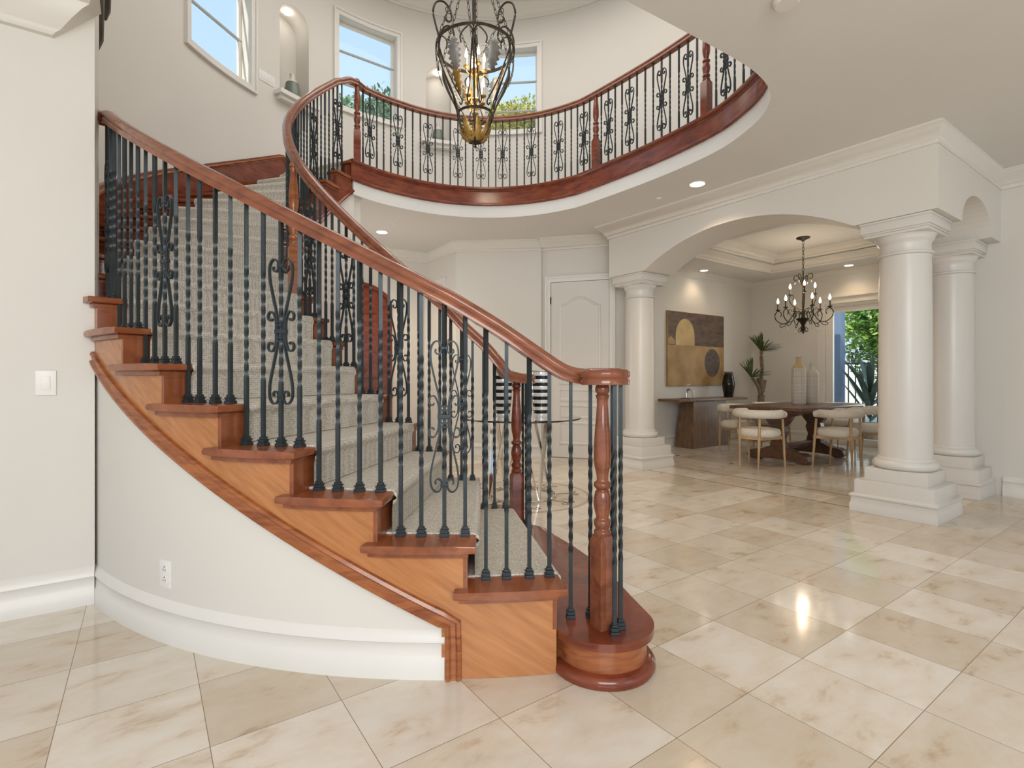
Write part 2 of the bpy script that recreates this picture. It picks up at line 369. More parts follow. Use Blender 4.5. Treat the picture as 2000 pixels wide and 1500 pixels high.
for i, (p, q, z0, z1) in enumerate(WIN):
    bm = NB()
    sheet(bm, rect(p-1.6, q+1.6, z0-.08, z1+.08), [rect(p-.15, q+.15, z0-.005, z1+.005)], lambda x, d, z: bend(x, d, z, 2.808), .024, [j*4*KD for j in range(11, 68)])
    sheet(bm, rect(p-1.6, q+1.6, z0-.08, z1+.08), [rect(p-1.1, q+1.1, z0-.055, z1+.055)], lambda x, d, z: bend(x, d, z, 2.793), .016, [j*4*KD for j in range(11, 68)])
    wn_ = struct('window_%d' % (i+1), bm, TRIM, 40)
    ea, eb = P(-p, 2.955), P(-q, 2.955); en = Vector(((ea.x+eb.x)/2-CX, (ea.y+eb.y)/2-CY, 0)).normalized()
    flatw = lambda x, d, z: ea.lerp(eb, (x/KD-p)/(q-p))+en*d+Vector((0, 0, z))
    f = NB(); sheet(f, rect(p-.4, q+.4, z0-.01, z1+.01), [rect(p+.8, q-.8, z0+.035, z1-.035)], flatw, .03)
    mesh_obj('window_frame', f, TRIM, wn_, 40)
    for zm in ((5.02, 5.44) if i else (4.86, 5.35)):
        f = NB(); sweep(f, [flatw(p*KD, .008, zm), flatw(q*KD, .008, zm)], [(-.012, -.011), (.012, -.011), (.012, .011), (-.012, .011)], fixed_up=True); mesh_obj('glazing_bar', f, BARG, wn_, 0)
    f = NB(); sweep(f, [flatw(p*KD, .018, (z0+z1)/2), flatw(q*KD, .018, (z0+z1)/2)], [(-.003, -(z1-z0)/2+.01), (.003, -(z1-z0)/2+.01), (.003, (z1-z0)/2-.01), (-.003, (z1-z0)/2-.01)], fixed_up=True); mesh_obj('pane', f, PANE, wn_, 0)
for i, (p, q, z0, z1) in enumerate(NI):
    bm = NB(); lp = archloop(p, q, z0, z1, 14); n = len(lp)
    A = [bm.verts.new(bend(x, 0.157, z)) for x, z in lp]; B = [bm.verts.new(bend(x, .30, z)) for x, z in lp]
    for j in range(n): bm.faces.new((A[j], A[(j+1) % n], B[(j+1) % n], B[j]))
    bm.faces.new(B)
    nw = struct('wall_niche_%d' % (i+1), bm, WALL, 40)
    bm = NB(); e = 1.6
    for (rr, zz0, zz1, ex) in ((2.70, -.05, .0, 0), (2.74, -.095, -.05, .7)):
        sheet(bm, rect(p-e+ex, q+e-ex, z0+zz0, z0+zz1), [], lambda x, d, z: bend(x, d, z, rr), 2.83-rr+.02, [j*2*KD for j in range(30, 100)])
    struct('trim_niche_%d' % (i+1), bm, TRIM, 40)
    c = P(-(p+q)/2, 2.98, z1-.02)
    bm = NB(); lathe(bm, [(.035, -.012), (.035, .0)], c, 16); o = mesh_obj('niche_light', bm, LAMP); tag(o, ['small round light in the top of the wall niche left of the tall window', 'small round light in the niche behind the hanging lantern'][i], 'light')
    light('niche_lamp', 'POINT', P(-(p+q)/2, 2.95, z1-.12), .22, .03)

# ---- ground floor walls
WH = ZC+.02
def wall_plan(name, p, q, z0=0, z1=WH, th=.12, holes=(), m=WALL, side=-1, trims=True):
    """vertical wall from p to q (world xy); room on the right hand of travel p->q"""
    p = Vector((p[0], p[1], 0)); q = Vector((q[0], q[1], 0)); t = (q-p); Ln = t.length; t.normalize(); nrm = Vector((t.y, -t.x, 0))
    bm = NB(); sheet(bm, [(0, z0), (Ln, z0), (Ln, z1), (0, z1)], holes, lambda x, d, z: p+t*x-nrm*d+Vector((0, 0, z)), th)
    return struct(name, bm, m, 0), p, t, nrm
LW0, LW1 = W(-6, 3.306), W(-.206, 3.306)
wall_plan('wall_left', LW0, LW1, 0, ZU, .30)
run('baseboard_left', [LW0, LW1], BASEP, 0)
# cornice on the left wall, cut short of the corner
bm = NB(); cp = [(0, 0), (.03, .0), (.04, .012), (.04, .03), (.055, .045), (.085, .075), (.12, .12), (.125, .15), (.15, .155), (.15, .19), (0, .19)]
sweep(bm, [W(-6, 3.306, 2.745), W(-.30, 3.306, 2.745)], cp, fixed_up=True)
for v in bm.verts:                                           # end cut on the slant
    if (v.co-W(-.30, 3.28, 0)).to_2d().length < .4: v.co += E2*(-.06+(v.co.z-2.745)*.95)
struct('trim_left', bm, CROWNM, 30)
C1, C2 = (-.795, 7.36), (.408, 7.262)
B2 = (-1.336, 8.07); A2P = (-3.6, 6.64)
D1_, D2_ = (.43, 7.305), (1.658, 6.908)
ax = Vector((A2P[0]-B2[0], A2P[1]-B2[1])).normalized()
# seg a with arched door opening
la = Vector((B2[0]-A2P[0], B2[1]-A2P[1])).length
xc = la-1.10                                                # door centre measured from the left end
arch = [(xc-.52, 0.001), (xc+.52, 0.001)]+arc_pts(xc, 2.18, .52, 0, 180, 16, .30)
wall_plan('wall_back_left', A2P, B2, holes=[arch])
wall_plan('wall_back_angled', B2, C1)
wall_plan('wall_back', C1, C2)
wall_plan('wall_back_step', C2, D1_)
wall_plan('wall_back_right', D1_, D2_)
wall_plan('wall_dining_return', W(5.46, 5.5), W(5.46, 4.70), th=.1)
run('baseboard_back', [A2P, (A2P[0]-ax.x*(xc-.62), A2P[1]-ax.y*(xc-.62))], BASEP, 0)
run('baseboard_middle', [C1, C2, D1_], BASEP, 0)
run('trim_2', [A2P, B2, C1, C2, D1_, D2_], CROWN, ZC, CROWNM)
# under the top landing
pe, pf = P(-119, 1.60), P(-119, 2.84)
wall_plan('wall_landing', pf, pe, 0, ZC+.2, .1)
# header over the columns
SH0, SH1, TH0, TH1 = 4.88, 5.40, 1.345, 4.74
HB = 2.395
c_ = (TH0+.57+TH1-.57)/2; hw = 1.125; rise = .315; RR = (hw*hw+rise*rise)/(2*rise)
def seg_arch(c, hw, rise, z, n=22):
    R = (hw*hw+rise*rise)/(2*rise); th = math.asin(min(1, hw/R))
    return [(c+R*sin(th*(1-2*i/n)), z-(R-rise)+R*cos(th*(1-2*i/n))) for i in range(n+1)]
out = [(TH0, HB)]+list(reversed(seg_arch(c_, hw, rise, HB)))+[(TH1, HB), (TH1, ZC+.01), (TH0, ZC+.01)]
bm = NB(); sheet(bm, out, [], lambda x, d, z: W(SH0+d, x, z), SH1-SH0); struct('wall_arcade', bm, WALL, 0)
out = [(SH1-.001, HB), (5.46, HB)]+list(reversed(arc_pts(5.885, HB, .425, 0, 180, 18, .28)))+[(6.31, HB), (6.62, HB), (6.62, ZC+.01), (SH1-.001, ZC+.01)]
bm = NB(); sheet(bm, out, [], lambda x, d, z: W(x, TH0+d, z), .52); struct('wall_arcade_side', bm, WALL, 0)
run('trim_3', [wxy(SH1, TH1), wxy(SH0, TH1), wxy(SH0, TH0), wxy(6.62, TH0), wxy(6.62, -4)], CROWN, ZC, CROWNM)
wall_plan('wall_right', W(6.62, 1.90), W(6.62, -7.5), 0, ZC+.02, .1)
run('baseboard_right', [wxy(6.62, 1.33), wxy(6.62, -7)], BASEP, 0)
# dining room
TD0, TD1, SD = 1.87, 5.40, 9.35
wall_plan('wall_dining_left', W(5.0, TD1), W(SD, TD1), 0, 2.96)
DT0, DT1, DZ = 1.98, 4.10, 2.33
bm = NB(); sheet(bm, [(TD0-.1, 0), (TD1+.1, 0), (TD1+.1, 2.96), (TD0-.1, 2.96)], [[(DT0, .001), (DT1, .001), (DT1, DZ), (DT0, DZ)]], lambda x, d, z: W(SD+d, x, z), .14)
struct('wall_dining_far', bm, WALL, 0)
wall_plan('wall_dining_right', W(SD, TD0), W(6.62, TD0), 0, 2.96)
run('baseboard_dining', [wxy(5.0, TD1), wxy(SD, TD1), wxy(SD, DT1+.12)], BASEP, 0)
run('trim_4', [wxy(5.42, TD1), wxy(SD, TD1), wxy(SD, TD0)], [(x*.8, z*.75) for x, z in CROWN], 2.88, CROWNM)
tr = [(6.1, 2.62), (8.75, 2.62), (8.75, 4.72), (6.1, 4.72)]; tr2 = [(6.24, 2.76), (8.61, 2.76), (8.61, 4.58), (6.24, 4.58)]
bm = NB(); sheet(bm, [(5.3, TD0-.05), (SD+.1, TD0-.05), (SD+.1, TD1+.1), (5.3, TD1+.1)], [tr], lambda x, d, z: W(x, z, 2.88+d), .02)
sheet(bm, [(6.0, 2.52), (8.85, 2.52), (8.85, 4.82), (6.0, 4.82)], [tr2], lambda x, d, z: W(x, z, 3.0+d), .02)
sheet(bm, [(6.1, 2.62), (8.75, 2.62), (8.75, 4.72), (6.1, 4.72)], [], lambda x, d, z: W(x, z, 3.15+d), .02)
for q, z0, z1 in ((tr, 2.88, 3.0), (tr2, 3.0, 3.15)):
    for i in range(4):
        a, b = q[i], q[(i+1) % 4]; vv = [bm.verts.new(W(a[0], a[1], z0)), bm.verts.new(W(b[0], b[1], z0)), bm.verts.new(W(b[0], b[1], z1)), bm.verts.new(W(a[0], a[1], z1))]; bm.faces.new(vv)
struct('ceiling_dining', bm, CEIL, 0)
def cw(q): return [wxy(*p) for p in reversed(q)]
run('trim_5', cw(tr), [(x*.9, z*.85) for x, z in CROWN], 3.0, CROWNM, closed=True)
run('trim_6', cw(tr2), CROWN, 3.15, CROWNM, closed=True)
# floor inlays
bm = NB()
for s0 in (4.93, 5.405): box(bm, (s0, 1.92, .0), (s0+.018, 5.4 if s0 > 5 else 5.1, .0012), Matrix.Rotation(YAW, 4, 'Z'))
struct('trim_floor_strips', bm, INLAY, 0)
bm = NB(); Mz = Matrix.Rotation(YAW, 4, 'Z')
for i in range(4):
    for j in range(4):
        c = (6.2+i*.83, 2.18+j*.835); prism(bm, [(c[0]+.036, c[1]), (c[0], c[1]+.036), (c[0]-.036, c[1]), (c[0], c[1]-.036)], 0, .0012)
for v in bm.verts: v.co = Mz @ v.co
struct('trim_floor_insets', bm, INLAY, 0)
# round medallion
MC = Vector((.085, 4.92, 0)); med = empty('floor_medallion', MC, 0, 'round marble medallion with scrolls inlaid in the tile floor', 'medallion')
bm = NB(); sheet(bm, [(.66*cos(2*pi*i/64), .66*sin(2*pi*i/64)) for i in range(64)], [[(.625*cos(2*pi*i/64), .625*sin(2*pi*i/64)) for i in range(64)]], lambda x, d, z: Vector((x, z, .0003+d)), .0012)
mesh_obj('outer_ring', bm, INLAY2, med, 0)
bm = NB(); sheet(bm, [(.30*cos(2*pi*i/48), .30*sin(2*pi*i/48)) for i in range(48)], [[(.27*cos(2*pi*i/48), .27*sin(2*pi*i/48)) for i in range(48)]], lambda x, d, z: Vector((x, z, .0003+d)), .0012)
mesh_obj('inner_ring', bm, INLAY, med, 0)
for k in range(8):
    bm = NB(); M = Matrix.Rotation(2*pi*k/8+.15, 4, 'Z')
    tube(bm, [(x, 0, .0008) for x in (.30, .40, .52)], .009, 6, M)
    for sg in (1, -1): tube(bm, smooth_path([(.44, 0, .0008), (.50, sg*.012, .0008), (.545, sg*.045, .0008), (.52, sg*.078, .0008), (.485, sg*.06, .0008), (.50, sg*.045, .0008)], 4), .009, 6, M)
    for v in bm.verts: v.co.z = max(.0003, min(.0016, v.co.z))
    mesh_obj('scroll_inlay', bm, INLAY, med, 0)

# ---- closed doors of the hall
def panel_door():
    p = Vector((D1_[0], D1_[1], 0)); q = Vector((D2_[0], D2_[1], 0)); t = (q-p).normalized(); nrm = Vector((t.y, -t.x, 0))
    def xu(u):                                             # distance along the wall at column u
        k = (u-1000)/F; return (k*p.y-p.x)/(t.x-k*t.y)
    x0, x1 = xu(1077), xu(1190); z1 = 2.43
    fm = lambda off: (lambda x, d, z: p+t*x+nrm*(off-d)+Vector((0, 0, z)))
    e = struct('door_1', (lambda b: (sheet(b, [(x0, .008), (x1, .008), (x1, z1), (x0, z1)], [], fm(.022), .035), b)[1])(NB()), WHITE, 0)
    bm = NB(); cs = .085
    sheet(bm, [(x0-cs, 0), (x0-.006, 0), (x0-.006, z1+.006), (x1+.006, z1+.006), (x1+.006, 0), (x1+cs, 0), (x1+cs, z1+cs), (x0-cs, z1+cs)], [], fm(.034), .034)
    sheet(bm, [(x0-cs, 0), (x0-cs+.025, 0), (x0-cs+.025, z1+cs-.025), (x1+cs-.025, z1+cs-.025), (x1+cs-.025, 0), (x1+cs, 0), (x1+cs, z1+cs), (x0-cs, z1+cs)], [], fm(.046), .02)
    mesh_obj('door_casing', bm, TRIM, e, 0)
    wd = x1-x0; mx = (x0+x1)/2
    def ring(loop, w, h):
        bm_ = NB(); pts = [p+t*x+nrm*.022+Vector((0, 0, z)) for x, z in loop]
        sweep(bm_, pts, [(-w, 0), (w, 0), (w*.5, h), (0, h*1.3), (-w*.5, h)], True, up=nrm, fixed_up=True)
        return bm_
    ax0, ax1 = x0+.13, x1-.13
    top = [(ax0, 1.02), (ax1, 1.02), (ax1, 2.10)]+[(ax1-(ax1-ax0)*i/14, 2.10+.11*.5*(1-cos(2*pi*i/14))) for i in range(1, 14)]+[(ax0, 2.10)]
    mesh_obj('arched_panel', ring(top, .018, .009), WHITE, e, 0)
    for z0, z2 in ((.80, .94), (.56, .72), (.20, .48)): mesh_obj('panel', ring([(ax0, z0), (ax1, z0), (ax1, z2), (ax0, z2)], .016, .008), WHITE, e, 0)
    for z in (2.18, 1.28, .40):
        b = NB(); c = p+t*(x0-.004)+nrm*.03+Vector((0, 0, z)); lathe(b, [(.009, -.05), (.009, .05)], c, 8); mesh_obj('hinge', b, HINGE, e)
    b = NB(); c = p+t*(x1-.06)+nrm*.035+Vector((0, 0, 1.02)); lathe(b, [(.01, 0), (.01, .03), (.028, .04), (.028, .06), (.012, .07)], (0, 0, 0), 16, Matrix.Translation(c) @ nrm.to_track_quat('Z', 'Y').to_matrix().to_4x4()); mesh_obj('door_knob', b, HINGE, e)
    run('baseboard_door', [p, p+t*(x0-cs)], BASEP, 0)
panel_door()
def wood_door():
    p = Vector((*A2P, 0)); t = Vector((B2[0]-A2P[0], B2[1]-A2P[1], 0)).normalized(); nrm = Vector((t.y, -t.x, 0))
    fm = lambda off: (lambda x, d, z: p+t*x+nrm*(off-d)+Vector((0, 0, z)))
    b = NB(); sheet(b, [(xc-.50, .005), (xc+.50, .005)]+arc_pts(xc, 2.17, .50, 0, 180, 16, .285), [], fm(-.02), .05); e = struct('door_2', b, WDARK, 0)
    b = NB(); o_ = [(xc-.55, 0), (xc-.50, 0)]+list(reversed(arc_pts(xc, 2.17, .50, 0, 180, 16, .285)))+[(xc+.50, 0), (xc+.55, 0)]+arc_pts(xc, 2.17, .55, 0, 180, 16, .335)
    sheet(b, o_, [], fm(.02), .05); mesh_obj('door_frame', b, WDARK, e, 0)
    for zz0, zz1, top in ((.25, .95, 0), (1.1, 2.05, .2)):
        for sx in (-1, 1):
            xa, xb = sorted((xc+sx*.06, xc+sx*.38)); b = NB()
            sweep(b, [p+t*x+nrm*-.02+Vector((0, 0, z)) for x, z in ((xa, zz0), (xb, zz0), (xb, zz1), (xa, zz1))], [(-.02, 0), (.02, 0), (.01, .012), (-.01, .012)], True, up=nrm, fixed_up=True)
            mesh_obj('panel', b, WDARK, e, 0)
wood_door()
def casing_only():
    p = Vector((*B2, 0)); q = Vector((*C1, 0)); t = (q-p).normalized(); nrm = Vector((t.y, -t.x, 0))
    fm = lambda off: (lambda x, d, z: p+t*x+nrm*(off-d)+Vector((0, 0, z)))
    b = NB(); sheet(b, [(.10, .01), (.56, .01), (.56, 2.48), (.10, 2.48)], [], fm(.02), .03); e = struct('door_3', b, WHITE, 0)
    b = NB(); sheet(b, [(.02, 0), (.10, 0), (.10, 2.48), (.56, 2.48), (.56, 0), (.64, 0), (.64, 2.56), (.02, 2.56)], [], fm(.04), .05); mesh_obj('door_casing', b, TRIM, e, 0)
casing_only()
# ================================================================ the staircase
stair = empty('staircase', (.2, 2.2, 0), 0, 'curved staircase with cherry treads and a beige loop carpet runner', 'staircase')
def spart(name, bm, m, parent=None, smooth=35, label=None):
    o = mesh_obj(name, bm, m, parent or stair, smooth, world=True)
    if label: o['label'] = label
    return o
def sector(bm, a0, a1, r0, r1, z0, z1, n=5, bev=0):
    out = [P(a0+(a1-a0)*i/n, r1) for i in range(n+1)]+[P(a1-(a1-a0)*i/n, r0) for i in range(n+1)]
    prism(bm, [(p.x, p.y) for p in out], z0, z1, bev=bev)
NTR = 20
SF = 2.785                                              # outer string face
for k in range(2, NTR):
    a = AK(k); b = AK(k+1); z = k*RISE; dg = .6
    bm = NB(); sector(bm, a, b-1.7, RIN-.005, ROUT, z-.030, z, bev=.012)
    if k < 9 or True:
        tr_ = spart('tread', bm, WTREAD)
    bm = NB(); sector(bm, a-.60, b-1.3, RIN+.012, min(ROUT-.022, SF+.02), z-.050, z-.031, bev=.004); spart('cove_moulding', bm, WTREAD, tr_)
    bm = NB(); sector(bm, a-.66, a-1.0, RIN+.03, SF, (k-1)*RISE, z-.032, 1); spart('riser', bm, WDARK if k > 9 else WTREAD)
def string_panel(name, R, th, a_start, a_end, drop, m, zmin=0, inner=False, k0=2, k1=NTR):
    """stepped string following the treads on top, sloped below"""
    K = R*pi/180; top = []
    out = []
    a = a_start
    for k in range(k0, k1+1):
        ak = AK(k)-.7
        if ak > a_start: continue
        if ak < a_end: break
        if not top: top.append((-a_start*K, (k-1)*RISE-.051))
        top.append((-ak*K, (k-1)*RISE-.051)); top.append((-ak*K, k*RISE-.051))
        last = k*RISE-.051
    top.append((-a_end*K, last))
    bot = []; n = 60
    for i in range(n+1):
        aa = a_end+(a_start-a_end)*i/n
        bot.append((-aa*K, max(zmin, pitch(aa)-drop)))
    loop = [top[0]]+top[1:]+bot
    bm = NB(); cuts = [-(a_start-(i+.5)*2.3)*K for i in range(int((a_start-a_end)/2.3))]
    # the foot of the string has a vertical end at .4 degrees on the outside
    sheet(bm, loop, [], lambda x, d, z: P(-x/K, R+(d if inner else -d), z), th, cuts)
    return spart(name, bm, m, smooth=30)
AF = .3
K = SF*pi/180
# outer string (lower part stands on the floor in front of the white wall)
def outer_string():
    top = [(-(A2-.7)*K, .001)]
    top.append((-(A2-.7)*K, 2*RISE-.051))
    for k in range(3, 10):
        ak = AK(k)-.7; top += [(-ak*K, (k-1)*RISE-.051), (-ak*K, k*RISE-.051)]
    ae = -41.5; top.append((-ae*K, 9*RISE-.051))
    bot = [(-aa*K, pitch(aa)-.325) for aa in [ae+(AF-ae)*i/30 for i in range(31)]]+[(-AF*K, .001)]
    bm = NB(); sheet(bm, top+bot, [], lambda x, d, z: P(-x/K, SF-d, z), .03, [-(8-i*2.3)*K for i in range(22)])
    spart('string', bm, WPANEL, smooth=30, label='outer string, lighter orange cherry panel')
outer_string()
tp = [(0, 0), (.022, 0), (.024, .012), (.014, .020), (.014, .036), (.022, .044), (.016, .055), (0, .058)]
bm = NB(); path = [P(a, SF-.002, pitch(a)-.335) for a in [-41.5+(AF+41.5)*i/40 for i in range(41)]]+[P(AF+.35, SF-.002, pitch(AF)-.36), P(AF+.35, SF-.002, 0.001)]
path = [P(AF+.35, SF-.002, .001), P(AF+.35, SF-.002, .12), P(AF+.3, SF-.002, pitch(AF)-.37)]+[P(a, SF-.002, pitch(a)-.372) for a in [AF-.2-(41.3+AF)*i/44 for i in range(45)]]
def sweep_round(bm, path, prof):
    """profile: (outwards, along the local upper normal)"""
    rings = []; n = len(path)
    for i, p in enumerate(path):
        t = (path[min(i+1, n-1)]-path[max(i-1, 0)]).normalized(); o = Vector((p.x-CX, p.y-CY, 0)).normalized(); u = o.cross(t).normalized()
        k = 1
        if 0 < i < n-1:
            a = (path[i]-path[i-1]).normalized(); k = 1/max(.45, abs(o.cross(a).normalized().dot(u)))
        if u.z < -.3 : u = -u
        rings.append([bm.verts.new(p+o*x+u*y*k) for x, y in prof])
    m = len(prof)
    for A, B in zip(rings, rings[1:]):
        for j in range(m): bm.faces.new((A[j], A[(j+1) % m], B[(j+1) % m], B[j]))
    bm.faces.new(rings[0]); bm.faces.new(rings[-1])
def sweep_side(bm, path, prof, sgn=1):
    rings = []; n = len(path)
    for i, p in enumerate(path):
        t = (path[min(i+1, n-1)]-path[max(i-1, 0)]).normalized(); o = Vector((p.x-CX, p.y-CY, 0)).normalized(); u = t.cross(o).normalized()*sgn; k = 1
        if 0 < i < n-1:
            a = (path[i]-path[i-1]).normalized(); k = 1/max(.5, abs(a.cross(o).normalized().dot(u)))
        rings.append([bm.verts.new(p+o*x+u*y*k) for x, y in prof])
    m = len(prof)
    for A, B in zip(rings, rings[1:]):
        for j in range(m): bm.faces.new((A[j], A[(j+1) % m], B[(j+1) % m], B[j]))
    bm.faces.new(rings[0]); bm.faces.new(rings[-1])
bm = NB(); sweep_side(bm, path, tp, 1); spart('string_moulding', bm, WOOD, smooth=40)
# inner string
def inner_string():
    R = RIN+.018; K = R*pi/180; top = [(-6.0*K, .001), (-6.0*K, 2*RISE-.051)]
    for k in range(3, NTR+1):
        ak = AK(k)-.7; top += [(-ak*K, (k-1)*RISE-.051), (-ak*K, k*RISE-.051)]
    ae = -119; top.append((-ae*K, NTR*RISE-.051)); top.append((-ae*K, 3.156))
    bot = [(-aa*K, max(.001, pitch(aa)-.36)) for aa in [-117.6+(123.6)*i/80 for i in range(81)]]
    bm = NB(); sheet(bm, top+bot, [], lambda x, d, z: P(-x/K, R+d, z), .03, [-(4-i*2.3)*K for i in range(54)])
    spart('string', bm, WDARK, smooth=30)
    bm = NB(); sweep_side(bm, [P(a, R+.002, max(.03, pitch(a)-.375)) for a in [2-119.5*i/70 for i in range(71)]], [(0, 0), (-.022, 0), (-.024, .012), (-.014, .020), (-.014, .036), (0, .045)], 1)
    spart('string_moulding', bm, WDARK, smooth=40)
inner_string()
# wall skirt above the treads, from the left wall corner to the upper landing
def skirt():
    R = 2.80; K = R*pi/180; n = 60; a0, a1 = -41, -120.5
    top = [(-a0*K, pitch(a0)+.02)]
    for i in range(n+1):
        a = a0+(a1-a0)*i/n; e = min(1, (a0-a)/7.0); top.append((-(a)*K, pitch(a)+.06+.19*sqrt(max(0, e*(2-e)))))
    top = top[1:]; ze = top[-1][1]; top[-1] = (top[-1][0], ze-.02); top += [(-(a1-1.1)*K, ze-.09), (-(a1-1.1)*K, ze-.15)]
    bot = [(-a*K, pitch(a)-.25 if a > -118 else pitch(-118)-.0) for a in [a1+1.2+(a0-a1-1.2)*i/n for i in range(n+1)]]
    bm = NB(); sheet(bm, top+bot, [], lambda x, d, z: P(-x/K, R+d-.0, z), .03, [(42+i*2.3)*K for i in range(35)])
    spart('wall_skirt', bm, WDARK, smooth=30)
    bm = NB(); pth = [P(-x/K, R+.005, z-.02) for x, z in top[:-1]]
    sweep_side(bm, pth, [(0, 0), (-.03, 0), (-.032, .014), (-.018, .022), (-.014, .034), (0, .036)], -1)
    spart('skirt_moulding', bm, WOOD, smooth=40)
skirt()
# first step with its round end
def t1_outline(d=0.0):
    """outline grown by d"""
    c = Vector((.352, 2.045)); r = .183+d; pts = []
    for i in range(23):
        a = R_(197+i*8); pts.append((c.x+r*cos(a), c.y+r*sin(a)))
    for p, n in (((.50, 2.25), (1, .15)), ((.468, 2.45), (1, .25)), ((.405, 2.70), (.95, .3)), ((.315, 2.95), (.9, .4)), ((.235, 3.10), (.85, .5))):
        v = Vector(n).normalized(); pts.append((p[0]+v.x*d, p[1]+v.y*d))
    c = Vector((.085, 3.22)); r = .12+d
    for i in range(12): a = R_(15+i*15); pts.append((c.x+r*cos(a), c.y+r*sin(a)))
    pts += [(-.05-d*.3, 3.12), (-.02, 3.05), (.10, 2.6), (.13, 2.2), (.15, 2.02)]
    return pts
bm = NB(); prism(bm, t1_outline(.018), RISE-.030, RISE, bev=.011); t1 = spart('tread', bm, WDARK, label='rounded first step, darker polished cherry')
bm = NB(); prism(bm, t1_outline(-.010), .001, RISE-.03); spart('riser', bm, WOOD, t1)
bm = NB(); pts = t1_outline(-.012)[:37]; sweep(bm, [Vector((p[0], p[1], .001)) for p in pts], [(0, 0), (.030, 0), (.036, .012), (.034, .030), (.022, .042), (0, .046)], fixed_up=True); spart('shoe_moulding', bm, WDARK, t1, 40)
# carpet runner
def rco(a): return 2.68-.16*max(0, min(1, (-a-36)/30))
def carpet():
    prof = []                                           # (angle, z)
    def deg(l): return l/2.17*180/pi
    for k in range(2, NTR+1):
        a = AK(k); z = k*RISE+.006
        ar = a-deg(.006)
        prof.append((ar, (k-1)*RISE+.008))
        prof.append((ar, z-.062)); 
        for j in range(7):
            t = R_(-62+j*152/6); prof.append((a+deg(.004)-deg(.02)+deg(.026*cos(t)), z-.023+.023*sin(t)))
        if k < NTR:
            prof.append((AK(k+1)-deg(.06), z))
    prof.append((-129, NTR*RISE+.008))
    bm = NB(); rows = []
    for a, z in prof:
        row = []; n = 8; ro = rco(a)
        row.append(bm.verts.new(P(a, 1.655, z-.014)))
        for i in range(n+1): row.append(bm.verts.new(P(a, 1.66+(ro-1.66)*i/n, z)))
        row.append(bm.verts.new(P(a, ro+.005, z-.014)))
        rows.append(row)
    for A, B in zip(rows, rows[1:]):
        for i in range(len(A)-1): bm.faces.new((A[i], A[i+1], B[i+1], B[i]))
    o = spart('carpet_runner', bm, CARPET, smooth=50)
carpet()
# landing
bm = NB(); sector(bm, -114.6, -128, RIN-.005, ROUT, NTR*RISE-.03, NTR*RISE-.001, bev=.01); spart('landing_tread', bm, WTREAD)
bm = NB(); sector(bm, -115.85, -116.3, RIN+.03, SF, 19*RISE, 20*RISE-.03, 1); spart('riser', bm, WDARK)

# white curved walls under the strings
def curved_wall(name, R, th, a0, a1, drop, inner):
    K = R*pi/180; n = 60
    loop = [(-a0*K, 0)]+[(-a1*K, 0)]+[(-a*K, max(.02, min(pitch(a)-drop, 3.02))) for a in [a1+(a0-a1)*i/n for i in range(n+1)]]
    bm = NB(); sheet(bm, loop, [], lambda x, d, z: P(-x/K, R+(d if inner else -d), z), th, [-(a0-(i+.5)*2.3)*K for i in range(int((a0-a1)/2.3))])
    return struct(name, bm, WALL, 30)
curved_wall('wall_stair_outer', 2.772, .10, AF+.2, -45.5, .33, False)
curved_wall('wall_stair_inner', 1.572, .10, -4, -118.5, .34, True)
bm = NB(); sweep(bm, [P(AF+.25-i*(43.5+AF)/40, 2.766, 0) for i in range(41)][::-1], BASEP, fixed_up=True); struct('baseboard_stair', bm, TRIM, 50)
bm = NB(); sweep(bm, [P(-12-i*3, 1.574, 0) for i in range(36)], BASEP, fixed_up=True); struct('baseboard_stair_inner', bm, TRIM, 50)

# wood facing and nosing of the balcony edge
edge = [p for p in BALC]
def shift(path, d):                                       # move the path towards the opening by d (right of travel = void)
    o = []
    n = len(path)
    for i, p in enumerate(path):
        t = (path[min(i+1, n-1)]-path[max(i-1, 0)]).normalized(); s = t.cross(Vector((0, 0, 1))); o.append(p+s*d)
    return o
e0 = [P(-115.5, 1.545)]+edge
t_ = (edge[5]-edge[4]); sgn = 1 if (Vector((CX, CY, 0))-edge[5]).dot(t_.cross(Vector((0, 0, 1)))) > 0 else -1
balcony = empty('balcony_fascia', e0[20], 0, 'curved cherry fascia board running along the upper floor edge', 'balcony')
bm = NB(); sweep(bm, [Vector((p.x, p.y, 0)) for p in e0], [(sgn*x, z) for x, z in [(0, 3.158), (.018, 3.158), (.024, 3.165), (.024, 3.178), (.012, 3.190), (.012, 3.318), (.022, 3.325), (.024, 3.336), (0, 3.336)]], fixed_up=True)
mesh_obj('fascia_board', bm, WDARK, balcony, 30, world=True)
bm = NB(); sweep(bm, [Vector((p.x, p.y, 0)) for p in e0], [(sgn*x, z) for x, z in [(-.16, 3.352), (-.16, 3.376), (.030, 3.376), (.042, 3.368), (.042, 3.350), (.030, 3.337), (-.02, 3.337)]], fixed_up=True)
mesh_obj('edge_cap', bm, WDARK, balcony, 30, world=True)
